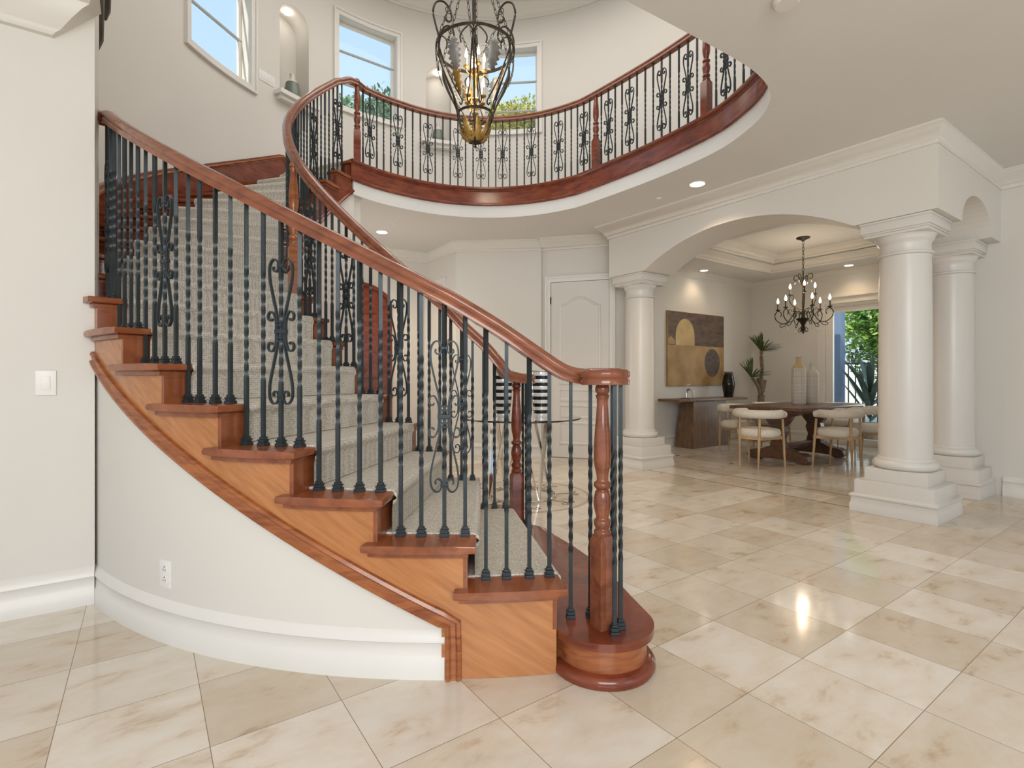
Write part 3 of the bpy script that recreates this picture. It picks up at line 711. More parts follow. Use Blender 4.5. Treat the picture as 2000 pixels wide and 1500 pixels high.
# ================================================================ railings
RPROF = [(-.030, -.028), (.030, -.028), (.032, -.012), (.026, -.004), (.033, .006), (.033, .018), (.024, .029), (.010, .034), (-.010, .034), (-.024, .029), (-.033, .018), (-.033, .006), (-.026, -.004), (-.032, -.012)]
BALM = {}
def bar_mesh(h):
    bm = NB(); r = .0072*sqrt(2); rings = []
    zs = [(0.0, 0)]; n = 64; z0, z1 = .27*h, .74*h
    zs.append((z0, 0))
    for i in range(1, n+1): zs.append((z0+(z1-z0)*i/n, 4.6*pi*i/n*(z1-z0)/.45))
    zs.append((h, zs[-1][1]))
    for z, a in zs:
        q = r*(1-.13*min(1, max(0, (z-z0)/.03), ) if z < (z0+z1)/2 else 1-.13*min(1, max(0, (z1-z)/.03)))
        rings.append([bm.verts.new((q*cos(a+pi/4+pi/2*j), q*sin(a+pi/4+pi/2*j), z)) for j in range(4)])
    for A, B in zip(rings, rings[1:]):
        for j in range(4): bm.faces.new((A[j], A[(j+1) % 4], B[(j+1) % 4], B[j]))
    bm.faces.new(rings[0][::-1]); bm.faces.new(rings[-1])
    return bm
def shoe_mesh():
    bm = NB()
    for w_, z0, z1 in ((.0175, 0, .012), (.014, .012, .020), (.0165, .020, .026), (.0115, .026, .036)): box(bm, (-w_, -w_, z0), (w_, w_, z1), bev=.0015)
    return bm
def scroll_mesh():
    bm = NB(); fl = [(-.0065, -.0030), (.0065, -.0030), (.0065, .0030), (-.0065, .0030)]
    def sw(pts):
        path = smooth_path([Vector((x, 0, z)) for x, z in pts], 5)
        rings = []
        for i, p in enumerate(path):
            t = (path[min(i+1, len(path)-1)]-path[max(i-1, 0)]).normalized(); nn = t.cross(Vector((0, 1, 0)))
            rings.append([bm.verts.new(p+Vector((0, 1, 0))*x+nn*y) for x, y in fl])
        for A, B in zip(rings, rings[1:]):
            for j in range(4): bm.faces.new((A[j], A[(j+1) % 4], B[(j+1) % 4], B[j]))
        bm.faces.new(rings[0][::-1]); bm.faces.new(rings[-1])
    for sx in (-1, 1):
        for sz in (-1, 1):
            f = lambda L_: [(sx*x, sz*z) for x, z in L_]
            sw(f([(.014, 0), (.015, .03), (.020, .07), (.034, .13), (.049, .195), (.054, .24), (.050, .272), (.036, .290), (.020, .288), (.011, .270), (.013, .250), (.025, .241), (.035, .250), (.033, .262)]))
            sw(f([(.022, 0), (.022, .03), (.026, .055), (.038, .078), (.052, .078), (.060, .064), (.056, .048), (.045, .044), (.040, .052)]))
    box(bm, (-.026, -.010, -.009), (.026, .010, .009), bev=.003)
    for z in (.265, -.265): box(bm, (-.015, -.009, z-.006), (.015, .009, z+.006), bev=.003)
    for z in (-.04, -.025, .025, .04): box(bm, (-.018, -.008, z-.003), (.018, .008, z+.003))
    return bm
SHOE = bpy.data.meshes.new('baluster_shoe'); b_ = shoe_mesh(); b_.to_mesh(SHOE); b_.free(); SHOE.materials.append(IRON)
SCR = bpy.data.meshes.new('scroll'); b_ = scroll_mesh(); b_.to_mesh(SCR); b_.free(); SCR.materials.append(IRON)
def baluster(parent, pos, ztop, yaw=0, scroll=False, zc=None):
    h = round(ztop-pos.z, 3); key = round(h/.01)
    if key not in BALM:
        me = bpy.data.meshes.new('baluster'); b = bar_mesh(key*.01); b.to_mesh(me); b.free(); me.shade_smooth(); me.set_sharp_from_angle(angle=R_(50)); me.materials.append(IRON); BALM[key] = me
    o = bpy.data.objects.new('baluster', BALM[key]); COL.objects.link(o); o.parent = parent; o.matrix_parent_inverse = PM(parent)
    o.location = pos; o.rotation_euler = (0, 0, yaw)
    s = bpy.data.objects.new('baluster_shoe', SHOE); COL.objects.link(s); s.parent = o
    if scroll:
        c = bpy.data.objects.new('scroll', SCR); COL.objects.link(c); c.parent = o; c.location = (0, 0, (zc if zc else .465))
    return o
def PM(p): return parent_matrix(p).inverted()
NEWP = [(.030, .0), (.033, .015), (.026, .025), (.032, .04), (.032, .055), (.024, .065), (.027, .08), (.034, .12), (.028, .16), (.022, .17), (.032, .182), (.032, .195), (.022, .205), (.024, .23), (.032, .27), (.033, .32), (.029, .39), (.023, .46), (.021, .50), (.026, .52), (.020, .525), (.027, .535), (.027, .55), (.022, .56)]
def newel(parent, pos, z1, block=.34, half=.034, yaw=0, m=WRAIL, k=1.0):
    bm = NB(); h = z1-pos.z
    M = Matrix.Translation(pos) @ Matrix.Rotation(yaw, 4, 'Z')
    A = [(-half, -half), (half, -half), (half, half), (-half, half)]
    rings = [[bm.verts.new((x, y, 0)) for x, y in A], [bm.verts.new((x, y, block-.012)) for x, y in A], [bm.verts.new((x*.72, y*.72, block+.012)) for x, y in A]]
    for P0, P1 in zip(rings, rings[1:]):
        for j in range(4): bm.faces.new((P0[j], P0[(j+1) % 4], P1[(j+1) % 4], P1[j]))
    bm.faces.new(rings[0][::-1]); bm.faces.new(rings[-1])
    sm = smooth_path([(r, z, 0) for r, z in NEWP], 4)
    lathe(bm, [(v.x*k, block+.008+v.y*(h-block-.008)/.56) for v in sm], n=24)
    for v in bm.verts: v.co = M @ v.co
    return mesh_obj('newel_post', bm, m, parent, 32, world=True)
RH = .86
def rail_sweep(parent, path, m=WRAIL, prof=RPROF):
    bm = NB(); sweep(bm, path, prof); return mesh_obj('handrail', bm, m, parent, 50, world=True)
# ---- outer railing, beside the camera
RB = 2.70
outer_rail = empty('stair_railing', P(-10, RB, .6), 0, 'stair railing on the near side, with the large scrolled end over the first step', 'railing')
def lin(a, T):
    for (a0, z0), (a1, z1) in zip(T, T[1:]):
        if a0 <= a <= a1: return z0+(z1-z0)*(a-a0)/(a1-a0)
    return T[-1][1]
def zr(a): return pitch(a)+RH
def zo(a): return zr(a) if a < 1 else lin(a, [(1, zr(1)), (4.3, 1.318), (6.3, 1.255), (8.2, 1.195), (10, 1.15)])
def zi(a): return zr(a)-.01 if a < -3 else lin(a, [(-3, zr(-3)-.01), (0, zr(0)-.03), (4, 1.30), (7, 1.20), (9, 1.15)])
pts = [W(-.29, 3.51, 2.51), P(-45.2, RB+.005, 2.51), P(-43.5, RB, zr(-43.5)), P(-41.5, RB, zr(-41.5))]+[P(a, RB, zr(a)) for a in [-39.5+i*1.5 for i in range(28)]]
pts += [P(4.3, RB, 1.318), P(6.3, RB, 1.255), P(8.2, RB-.002, 1.195), Vector((.19, 2.045, 1.143)), Vector((.25, 2.052, 1.122))]
vol = [(.31, 2.062), (.375, 2.045), (.412, 1.995), (.405, 1.945), (.360, 1.915), (.312, 1.925), (.292, 1.965), (.312, 2.0), (.345, 1.995)]
pts += [Vector((x, y, 1.118)) for x, y in vol]
rail_sweep(outer_rail, smooth_path(pts, 5))
bm = NB(); lathe(bm, [(.040, -.028), (.058, -.028), (.060, -.012), (.054, -.004), (.060, .006), (.060, .018), (.050, .030), (.03, .034)], (.350, 1.975, 1.1175), 28); mesh_obj('rail_scroll_cap', bm, WRAIL, outer_rail, 40, world=True)
newel(outer_rail, Vector((.345, 1.980, RISE)), 1.09, .34, yaw=R_(28))
USCR = {867: 3, 550: 5, 321.6: 7, 207: 9}
UL = {2: (1073, 1033, 990, 950), 3: (908, 867, 824, 783), 4: (743, 703, 661, 623), 5: (586, 550, 515, 481), 6: (450.6, 420, 389.9, 367.6), 7: (344, 321.6, 301.9, 284.9), 8: (269.6, 256, 243.3, 232.7), 9: (223.6, 217, 210)}
for k, us in UL.items():
    for i, u in enumerate(us):
        a = ang_at(u, RB); p = P(a, RB, k*RISE)
        sc = (k in (3, 5, 7) and i == 1) or (k == 9 and i == 2)
        baluster(outer_rail, p, zo(a)-.02, -R_(-a), sc, .462)
for x, y in ((.2325, 2.056), (.311, 2.062), (.392, 2.03), (.411, 1.965), (.380, 1.922)): baluster(outer_rail, Vector((x, y, RISE)), 1.095)
# ---- inner railing
RI = 1.62
inner_rail = empty('stair_railing', P(-40, RI, 1.5), 0, 'inner stair railing on the far side of the carpeted steps, climbing in a tight curve', 'railing')
nA = P(-121.0, 1.605)
pts = [Vector((nA.x, nA.y, 4.245)), P(-117.5, RI, 4.235), P(-113.8, RI, 4.17)]+[P(a, RI, zr(a)-.01) for a in [-111+i*3 for i in range(37)]]
pts += [P(0, RI, zr(0)-.03), P(4, RI, 1.30), P(7, RI+.005, 1.20), Vector((-.035, 3.115, 1.135)), Vector((.03, 3.155, 1.112)), Vector((.085, 3.21, 1.105)), Vector((.115, 3.275, 1.105)), Vector((.105, 3.34, 1.105)), Vector((.06, 3.36, 1.105)), Vector((.03, 3.33, 1.105))]
rail_sweep(inner_rail, smooth_path(pts, 4))
newel(inner_rail, Vector((.028, 3.27, RISE)), 1.08, .34, yaw=R_(20), m=WDARK)
newel(inner_rail, P(-50, 1.645, 10*RISE), zr(-50)-.03, .36, yaw=R_(30), m=WOOD)
for x, y in ((.088, 3.225), (.108, 3.30), (.07, 3.352)): baluster(inner_rail, Vector((x, y, RISE)), 1.082)
for k in range(2, NTR):
    for i in range(3):
        a = AK(k)-1.5-i*2.3
        if k == 10 and i == 1: continue
        zt = zi(a)-.02
        if a < -112: zt = min(zt, 4.20)
        baluster(inner_rail, P(a, RI, k*RISE), zt, -R_(-a), k % 2 == 1 and i == 1, .455)
# ---- balcony railing
off = -.105*sgn
RP = shift(BALC, off)
RP = [nA]+[p for p in RP if (p-nA).length > .08 and (p.x > nA.x+.02)]
balc_rail = empty('balcony_railing', RP[30]+Vector((0, 0, ZF2)), 0, 'long curved balcony railing around the upper floor opening', 'railing')
ZB = ZF2+.014; ZR = 4.245
rail_sweep(balc_rail, [Vector((p.x, p.y, ZR)) for p in RP])
cum = [0]
for p, q in zip(RP, RP[1:]): cum.append(cum[-1]+(q-p).length)
def at_len(s):
    for i in range(len(RP)-1):
        if cum[i+1] >= s:
            f = (s-cum[i])/max(1e-6, cum[i+1]-cum[i]); t = (RP[i+1]-RP[i]).normalized(); return RP[i].lerp(RP[i+1], f), atan2(t.y, t.x)
    return RP[-1], 0
def at_col(u, smax=99):
    k = (u-1000)/F
    for i in range(len(RP)-1):
        a = RP[i].x-k*RP[i].y; b = RP[i+1].x-k*RP[i+1].y
        if a <= 0 <= b: f = a/(a-b); t = (RP[i+1]-RP[i]).normalized(); return RP[i].lerp(RP[i+1], f), atan2(t.y, t.x), cum[i]
    return None
newel(balc_rail, Vector((nA.x, nA.y, ZB)), 4.29, .36, .036, yaw=R_(20), m=WDARK)
Pn, an, _ = at_col(1164); newel(balc_rail, Vector((Pn.x, Pn.y, ZB)), 4.27, .36, .036, yaw=an, m=WDARK)
Pn, an, sn_ = at_col(1379.5); newel(balc_rail, Vector((Pn.x, Pn.y, ZB)), 4.27, .36, .036, yaw=an, m=WDARK)
BU = "709 722.3s 736 749.3 763.3 777.3s 791.7 806 821 835.7s 850 865 879.3 894.3s 909.3 924 939.3s 954.3 968.3 981.7s 995.5 1009.6 1024 1037.7s 1051.4 1064.6 1077.6 1090.8s 1104 1115.8 1127.9 1140.3s 1151.8 1174.6 1188.4s 1201.6 1215 1229.6s 1244.2 1260.4 1275.9 1292.3s 1308.6 1326 1343.8s 1361.6 1398.8 1417.5s 1435 1452.4 1468".split()
last = 0
for q in BU:
    r = at_col(float(q.rstrip('s')))
    if not r: continue
    baluster(balc_rail, Vector((r[0].x, r[0].y, ZB)), ZR-.026, r[1], q.endswith('s'), .44); last = r[2]
s_ = last+.12; i = 0
while s_ < cum[-1]-.05 and i < 24:
    p_, a_ = at_len(s_); baluster(balc_rail, Vector((p_.x, p_.y, ZB)), ZR-.026, a_, i % 4 == 2, .44); s_ += .10; i += 1
# ================================================================ columns
def column(s, t, label, clip=None):
    e = empty('column', W(s, t), YAW, label, 'column', 'columns of the dining room arcade')
    def bxs(half, z0, z1, bv=.004): b = NB(); box(b, (-half, -half, z0), (min(half, clip or 9), half, z1), bev=bv); return b
    b = bxs(.272, .001, .262); mesh_obj('plinth', b, WHITE, e, 30)
    b = NB(); q = .272; cx_ = min(q, clip or 9)
    prof = [(0, 0), (.026, 0), (.026, .066), (.018, .076), (.017, .118), (.028, .128), (.028, .140), (.014, .152), (0, .158)]
    if clip: sweep(b, [(cx_, q, .001), (-q, q, .001), (-q, -q, .001), (cx_, -q, .001)], [(x, z) for x, z in prof], fixed_up=True)
    else: sweep(b, [(-q, q, .001), (-q, -q, .001), (q, -q, .001), (q, q, .001)], [(x, z) for x, z in prof], True, fixed_up=True)
    mesh_obj('plinth_moulding', b, WHITE, e, 40)
    b = bxs(.216, .262, .365); mesh_obj('pedestal', b, WHITE, e, 30)
    b = NB(); lathe(b, [(.20, .365), (.218, .378), (.226, .40), (.220, .424), (.203, .438), (.196, .44), (.196, .450), (.188, .462)], n=48); mesh_obj('base_ring', b, WHITE, e, 50)
    b = NB(); lathe(b, [(.184, .462), (.183, .9), (.181, 1.4), (.176, 2.0), (.174, 2.105)], n=48); mesh_obj('shaft', b, WHITE, e, 40)
    b = NB(); lathe(b, [(.174, 2.105), (.190, 2.112), (.190, 2.126), (.174, 2.134), (.172, 2.19), (.176, 2.21), (.190, 2.225), (.196, 2.24), (.196, 2.250), (.215, 2.275)], n=48)
    for h_, z0, z1 in ((.218, 2.268, 2.290), (.228, 2.290, 2.305), (.238, 2.305, 2.375), (.245, 2.375, 2.393)): box(b, (-h_, -h_, z0), (min(h_, clip or 9), h_, z1), bev=.003)
    mesh_obj('capital', b, WHITE, e, 40)
    return e
column(5.135, 1.633, 'white round column on a stepped square plinth, the large nearest one')
column(5.135, 4.455, 'white round column beside the white panelled door at the far end of the arch')
column(6.46, 1.68, 'white column built against the right wall, behind the nearest column', clip=.155)

# ================================================================ small fittings on walls and ceilings
def downlight(p, label, r=.07, on=True, pw=6):
    e = empty('recessed_light', p, 0, label, 'ceiling light')
    b = NB(); sheet(b, [((r+.014)*cos(2*pi*i/32), (r+.014)*sin(2*pi*i/32)) for i in range(32)], [[(r*cos(2*pi*i/32), r*sin(2*pi*i/32)) for i in range(32)]], lambda x, d, z: Vector((x, z, -.006+d)), .0055)
    mesh_obj('trim_ring', b, TRIM, e, 30)
    b = NB(); lathe(b, [(r-.001, -.004), (r-.001, -.001)], n=28); mesh_obj('lens', b, LAMP, e, 30)
    if on: light('downlight', 'SPOT', (p[0], p[1], p[2]-.03), pw, .05, rot=(0, 0, 0), spot=R_(130), color=(1, .74, .46))
downlight(G(1362, 359, ZC), 'lit recessed ceiling light in front of the arcade, below the balcony edge', pw=54)
downlight(G(746, 453, ZC), 'lit recessed ceiling light seen just right of the upper stair flight', pw=54)
downlight(G(1375, 528, 2.88), 'lit recessed light in the dining room ceiling, above the painting', .06, pw=7)
downlight(G(1658, 518, 2.88), 'lit recessed light in the dining room ceiling, above the glass door', .06, pw=7)
def disc(name, p, r, h, m, label, cat):
    b = NB(); lathe(b, [(r*.8, -h), (r, -h*.5), (r, 0)], n=24); o = mesh_obj(name, b, m, None, 40); o.location = p; tag(o, label, cat)
disc('sprinkler_head', G(1287, 387, ZC-.0005), .03, .012, TRIM, 'tiny round sprinkler cap on the ceiling left of the lit light by the arcade', 'sprinkler')
disc('sprinkler_head', G(770, 436, ZC-.0005), .03, .012, TRIM, 'tiny round sprinkler cap beside the light near the upper stair flight', 'sprinkler')
disc('smoke_detector', G(1536, -2, ZC-.0005), .065, .03, TRIM, 'round white detector at the top edge on the low ceiling', 'smoke detector')
def plate(p, nrm, w_, h_, label, cat, gangs=1, kind='switch'):
    up = Vector((0, 0, 1)); nrm = nrm.normalized(); rt = up.cross(nrm)
    M = Matrix(((rt.x, nrm.x, 0, p.x), (rt.y, nrm.y, 0, p.y), (rt.z, nrm.z, 1, p.z), (0, 0, 0, 1)))
    e = empty('outlet' if kind == 'outlet' else 'light_switch', (0, 0, 0), 0, label, cat); e.matrix_world = M
    e.location = p; e.rotation_euler = M.to_euler()
    b = NB(); box(b, (-w_/2, 0.0005, -h_/2), (w_/2, .007, h_/2), bev=.0015); mesh_obj('cover_plate', b, PLASTIC, e, 30)
    for g in range(gangs):
        cx_ = (g-(gangs-1)/2)*.046
        if kind == 'outlet':
            for dz in (-.022, .022):
                b = NB(); box(b, (-.017, .006, dz-.015), (.017, .0085, dz+.015), bev=.001)
                q = mesh_obj('socket', b, PLASTIC, e, 30)
                b = NB()
                for dx in (-.007, .007): box(b, (dx-.0012, .0082, dz-.001), (dx+.0012, .009, dz+.009))
                box(b, (-.003, .0082, dz-.011), (.003, .009, dz-.006)); mesh_obj('slots', b, DARKHOLE, e, 30)
        else:
            b = NB(); box(b, (cx_-.016, .006, -.033), (cx_+.016, .0105, .033), bev=.002); mesh_obj('rocker', b, PLASTIC, e, 30)
def on_left(u, v):
    k = (u-1000)/F; y = 3.306/(E1.y+E1.x*k); return Vector((k*y, y, H+(VH-v)/F*y))
plate(on_left(90, 748), -E1, .075, .118, 'white rocker light switch on the left wall', 'light switch')
a_ = ang_at(325, 2.768); p_ = P(a_, 2.769); z_ = H-(1120-VH)/F*p_.y
plate(Vector((p_.x, p_.y, z_)), Vector((p_.x-CX, p_.y-CY, 0)), .072, .115, 'white wall outlet on the curved wall under the stairs', 'outlet', kind='outlet')
a_ = ang_at(521, 2.83, True); p_ = P(a_, 2.829); z_ = H+(VH-153)/F*p_.y
plate(Vector((p_.x, p_.y, z_)), Vector((CX-p_.x, CY-p_.y, 0)), .21, .118, 'wide white four rocker switch plate on the round wall beside the niche', 'light switch', 4)
def on_seg(u, v, A, B):
    A = Vector((*A, 0)); B = Vector((*B, 0)); t = (B-A); k = (u-1000)/F; x = (k*A.y-A.x)/(t.x-k*t.y); p = A+t*x; return Vector((p.x, p.y, H+(VH-v)/F*p.y)), Vector((t.y, -t.x, 0))
p_, n_ = on_seg(912, 733, C1, C2); plate(p_, n_, .12, .118, 'white double switch plate on the back wall behind the railings', 'light switch', 2)
p_, n_ = on_seg(878, 668, B2, C1)
b = NB(); lathe(b, [(.05, 0), (.05, .012), (.035, .02)], n=24); o = mesh_obj('wall_medallion', b, BRASS, None, 40); o.location = p_+n_.normalized()*.001; o.rotation_euler = n_.to_track_quat('Z', 'Y').to_euler(); tag(o, 'small round brass plate on the back wall behind the scrolled baluster', 'wall plate')

# iron wall ornament high on the left
wa = empty('wall_ornament', P(-73, 2.82, 4.0), 0, 'dark bronze pointed wall ornament at the top left beside the corner', 'wall ornament')
for (a_, z0, z1, w_) in ((-64.0, 3.32, 5.2, .06), (-67.4, 3.62, 5.2, .045)):
    b = NB(); c = P(a_, 2.79)
    o_ = Vector((c.x-CX, c.y-CY, 0)).normalized(); tt = Vector((-o_.y, o_.x, 0))
    ring = lambda z, w1, d1: [b.verts.new(c+tt*x*w1-o_*y*d1+Vector((0, 0, z))) for x, y in ((-1, 0), (-.4, 1), (.4, 1), (1, 0), (0, -.4))]
    rs = [ring(z0, w_*.25, .01), ring(z0+.07, w_*.8, .03), ring(z0+.5, w_, .04), ring(z1, w_*1.5, .05)]
    for A, B in zip(rs, rs[1:]):
        for j in range(5): b.faces.new((A[j], A[(j+1) % 5], B[(j+1) % 5], B[j]))
    b.faces.new(rs[0]); b.faces.new(rs[-1]); mesh_obj('blade', b, BRONZE, wa, 30, world=True)

# vases in the two niches
VP = [(.05, 0), (.085, .01), (.095, .05), (.090, .15), (.075, .22), (.05, .25), (.030, .262), (.026, .31), (.034, .325), (.030, .33)]
for i, (p, q, z0, z1) in enumerate(NI):
    e = empty('bottle_vase', P(-(p+q)/2-(.4 if i == 0 else 0), 2.90, z0), 0, ['grey green bottle vase in the niche left of the tall window', 'grey bottle vase in the niche behind the hanging lantern'][i], 'vase', 'vases in the wall niches')
    b = NB(); lathe(b, [(r*(1 if i == 0 else .9), z*(1.05 if i == 0 else .95)) for r, z in VP[:5]], n=28); mesh_obj('body', b, SAGE, e, 50)
    b = NB(); lathe(b, [(r*(1 if i == 0 else .9), z*(1.05 if i == 0 else .95)) for r, z in VP[4:]], n=28); mesh_obj('neck', b, PALE, e, 50)

# ================================================================ hanging lantern in the stair hall
LC = Vector((-.332, 4.70, 0))
lan = empty('hanging_lantern', LC+Vector((0, 0, 3.2)), 0, 'large wrought iron lantern chandelier hanging from chains in the stair hall', 'chandelier')
def lp(name, bm, m, parent=None, sm=40):
    for v in bm.verts: v.co += Vector((0, 0, 0))
    o = mesh_obj(name, bm, m, parent or lan, sm)
    if parent is None: o.location = Vector((0, 0, -3.2))
    return o
def band(bm, R, z, h, th, n=48):
    sweep(bm, [(R*cos(2*pi*i/n), R*sin(2*pi*i/n), z) for i in range(n)], [(-th/2, -h/2), (th/2, -h/2), (th/2, h/2), (-th/2, h/2)], True, fixed_up=True)
b = NB(); band(b, .355, 4.08, .028, .008); lp('upper_ring', b, BRONZE)
b = NB(); band(b, .162, 3.485, .022, .008); lp('lower_ring', b, BRONZE)
def rz(L_, a): return [Vector((r*cos(a), r*sin(a), z)) for r, z in L_]
for k in range(6):
    a = 2*pi*k/6+.55
    b = NB(); tube(b, smooth_path(rz([(.30, 4.27), (.27, 4.24), (.235, 4.27), (.25, 4.35), (.31, 4.40), (.38, 4.37), (.41, 4.28), (.385, 4.17), (.358, 4.08), (.36, 4.0), (.35, 3.90), (.30, 3.78), (.235, 3.66), (.19, 3.56), (.168, 3.485), (.16, 3.42), (.13, 3.33), (.07, 3.26), (.02, 3.235)], a), 4), .009, 6); lp('rib', b, BRONZE)
    for d in (-1, 1):                                   # ogee arches between the ribs
        b = NB(); pts = []
        for r, z, da in ((.345, 3.93, .52*.42), (.352, 3.99, .52*.38), (.355, 4.04, .52*.6), (.354, 4.06, .52*.85), (.353, 4.0, .52*.99), (.34, 3.93, .52*.93), (.27, 3.76, .52*.80), (.21, 3.64, .52*.62), (.175, 3.55, .52*.30), (.172, 3.52, .52*.5), (.176, 3.545, .52*.62)):
            aa = a+.5236+d*(da-.0)*-1+ (0); pts.append(Vector((r*cos(aa), r*sin(aa), z)))
        tube(b, smooth_path(pts, 4), .0065, 6); lp('arch_scroll', b, BRONZE)
def leaf_plate(b, pts_c, widths, side):
    """toothed leaf running along pts_c"""
    n = len(pts_c); L_ = []; Rr = []
    for i, (p, w_) in enumerate(zip(pts_c, widths)):
        L_.append(b.verts.new(p-side*w_)); Rr.append(b.verts.new(p+side*w_))
    C_ = [b.verts.new(p+Vector((0, 0, 0))+(pts_c[0]*0)) for p in pts_c]
    for i in range(n-1):
        b.faces.new((L_[i], C_[i], C_[i+1], L_[i+1])); b.faces.new((C_[i], Rr[i], Rr[i+1], C_[i+1]))
LW = [.012, .016, .03, .018, .042, .024, .044, .026, .040, .022, .034, .016, .024, .008, .001]
def solidify(o, t): m_ = o.modifiers.new('thick', 'SOLIDIFY'); m_.thickness = t; m_.offset = 0
for k in range(6):
    a = 2*pi*k/6+.55+.5236; b = NB()
    path = smooth_path(rz([(.345, 4.0), (.348, 3.93), (.325, 3.84), (.30, 3.77), (.275, 3.72)], a), 4)[:15]
    leaf_plate(b, path, [w_*1.6 for w_ in LW], Vector((-sin(a), cos(a), 0))); o = lp('leaf', b, SILVERLEAF); solidify(o, .004)
for k in range(3):
    a = 2*pi*k/3+1.9; b = NB(); path = smooth_path(rz([(.255, 3.90), (.245, 3.82), (.22, 3.73), (.19, 3.64), (.17, 3.56)], a), 4)[:15]
    leaf_plate(b, path, [w_*1.3 for w_ in LW], Vector((-sin(a), cos(a), 0))); o = lp('leaf', b, GOLDLEAF); solidify(o, .004)
for k in range(8):
    a = 2*pi*k/8+.2; b = NB(); path = smooth_path(rz([(.02, 3.245), (.08, 3.262), (.125, 3.32), (.145, 3.39), (.150, 3.46)], a), 4)[:15]
    leaf_plate(b, path, [w_*1.35 for w_ in [.008, .014, .024, .026, .038, .026, .044, .026, .040, .020, .036, .016, .022, .008, .001]], Vector((-sin(a), cos(a), 0))); o = lp('bowl_leaf', b, GOLDLEAF); solidify(o, .004)
b = NB(); lathe(b, [(.004, 3.19), (.014, 3.20), (.006, 3.215), (.03, 3.235), (.03, 3.25), (.008, 3.258)], n=16); lp('finial', b, BRONZE)
b = NB(); lathe(b, [(.008, 3.44), (.02, 3.47), (.03, 3.50), (.012, 3.53), (.010, 3.60), (.03, 3.63), (.012, 3.66), (.010, 3.84), (.035, 3.87), (.04, 3.90), (.012, 3.93), (.006, 3.95)], n=14); lp('candle_cluster', b, GOLDLEAF)
b = NB(); lathe(b, [(.006, 3.95), (.006, 4.78), (.02, 4.80), (.03, 4.83), (.008, 4.86)], n=12); lp('centre_stem', b, BRONZE)
for tier, (z0, rr, n_) in enumerate(((3.90, .085, 4), (3.62, .095, 4))):
    for k in range(n_):
        a = 2*pi*k/n_+.4+tier*.5; c = Vector((rr*cos(a), rr*sin(a), z0))
        b = NB(); tube(b, smooth_path(rz([(.01, z0-.02), (.045, z0-.06), (rr, z0-.03), (rr, z0)], a), 4), .005, 6); lathe(b, [(.008, -.008), (.026, .004), (.028, .012), (.012, .014)], c, 14); arm = lp('candle_arm', b, GOLDLEAF)
        b = NB(); lathe(b, [(.011, .012), (.011, .085)], c, 12); lp('candle_sleeve', b, PALE, arm)
        b = NB(); lathe(b, [(.005, .085), (.014, .105), (.012, .13), (.004, .160), (.001, .172)], c, 12); lp('bulb', b, FLAME, arm)
light('lantern_lamp', 'POINT', LC+Vector((0, 0, 4.02)), 9, .08, color=(1, .85, .66))
light('lantern_lamp', 'POINT', LC+Vector((0, 0, 3.74)), 6, .08, color=(1, .82, .6))
def chain(b, p, q, lw=.011, ll=.032, th=.0028):
    d = (q-p); n = max(1, int(d.length/(ll*1.55))); d.normalize(); s1 = d.orthogonal().normalized(); s2 = d.cross(s1)
    for i in range(n):
        c = p.lerp(q, (i+.5)/n); sd = s1 if i % 2 else s2; pts = []
        for j in range(10): a = 2*pi*j/10; pts.append(c+sd*lw*cos(a)+d*ll*.98*sin(a))
        tube(b, pts, th, 5, closed=True, up=sd.cross(d))
for k in range(6):
    a = 2*pi*k/6+.55; b = NB(); chain(b, rz([(.355, 4.10)], a)[0], rz([(.10, 4.80)], a)[0]); lp('chain', b, BRONZE)
    b = NB(); m1 = rz([(.265, 4.34)], a)[0]; tube(b, [m1+Vector((.028*cos(t)*cos(a), .028*cos(t)*sin(a), .028*sin(t))) for t in [2*pi*j/14 for j in range(14)]], .0035, 5, closed=True, up=Vector((-sin(a), cos(a), 0))); lp('chain_ring', b, BRONZE)
for k in range(3):
    a = 2*pi*k/3+.3; b = NB(); chain(b, rz([(.03, 3.98)], a)[0], rz([(.24, 4.4)], a)[0]); lp('chain', b, BRONZE)
b = NB(); chain(b, Vector((0, 0, 4.84)), Vector((0, 0, 6.43)), .014, .04, .0035); lp('hanging_chain', b, BRONZE)
b = NB(); lathe(b, [(.01, 6.38), (.05, 6.41), (.09, 6.44), (.09, 6.449)], n=24); lp('ceiling_rose', b, BRONZE)
# ================================================================ glass table in the middle of the hall
gt = empty('round_glass_table', (.085, 4.92, 0), .3, 'round clear glass table on angled chrome legs over the floor medallion', 'table')
b = NB(); lathe(b, [(.560, .728), (.566, .733), (.566, .737), (.560, .742)], n=72); mesh_obj('glass_top', b, GLASS, gt, 30)
b = NB(); sweep(b, [(.33*cos(2*pi*i/48), .33*sin(2*pi*i/48), .012) for i in range(48)], circ(.009, 8), True); mesh_obj('base_ring', b, CHROME, gt, 40)
for k in range(4):
    for d in (-1, 1):
        a = 2*pi*k/4+.2; a2 = a+d*.55
        b = NB(); sweep(b, [(.32*cos(a), .32*sin(a), .016), (.27*cos(a2), .27*sin(a2), .727)], [(-.018, -.006), (.018, -.006), (.018, .006), (-.018, .006)], scale=[.8, 1.2]); mesh_obj('leg', b, CHROME, gt, 20)
STRIPE = mat('mirror_white', (.80, .79, .77), .08, .2); STRIPEB = mat('mirror_black', (.012, .014, .015), .05, .3)
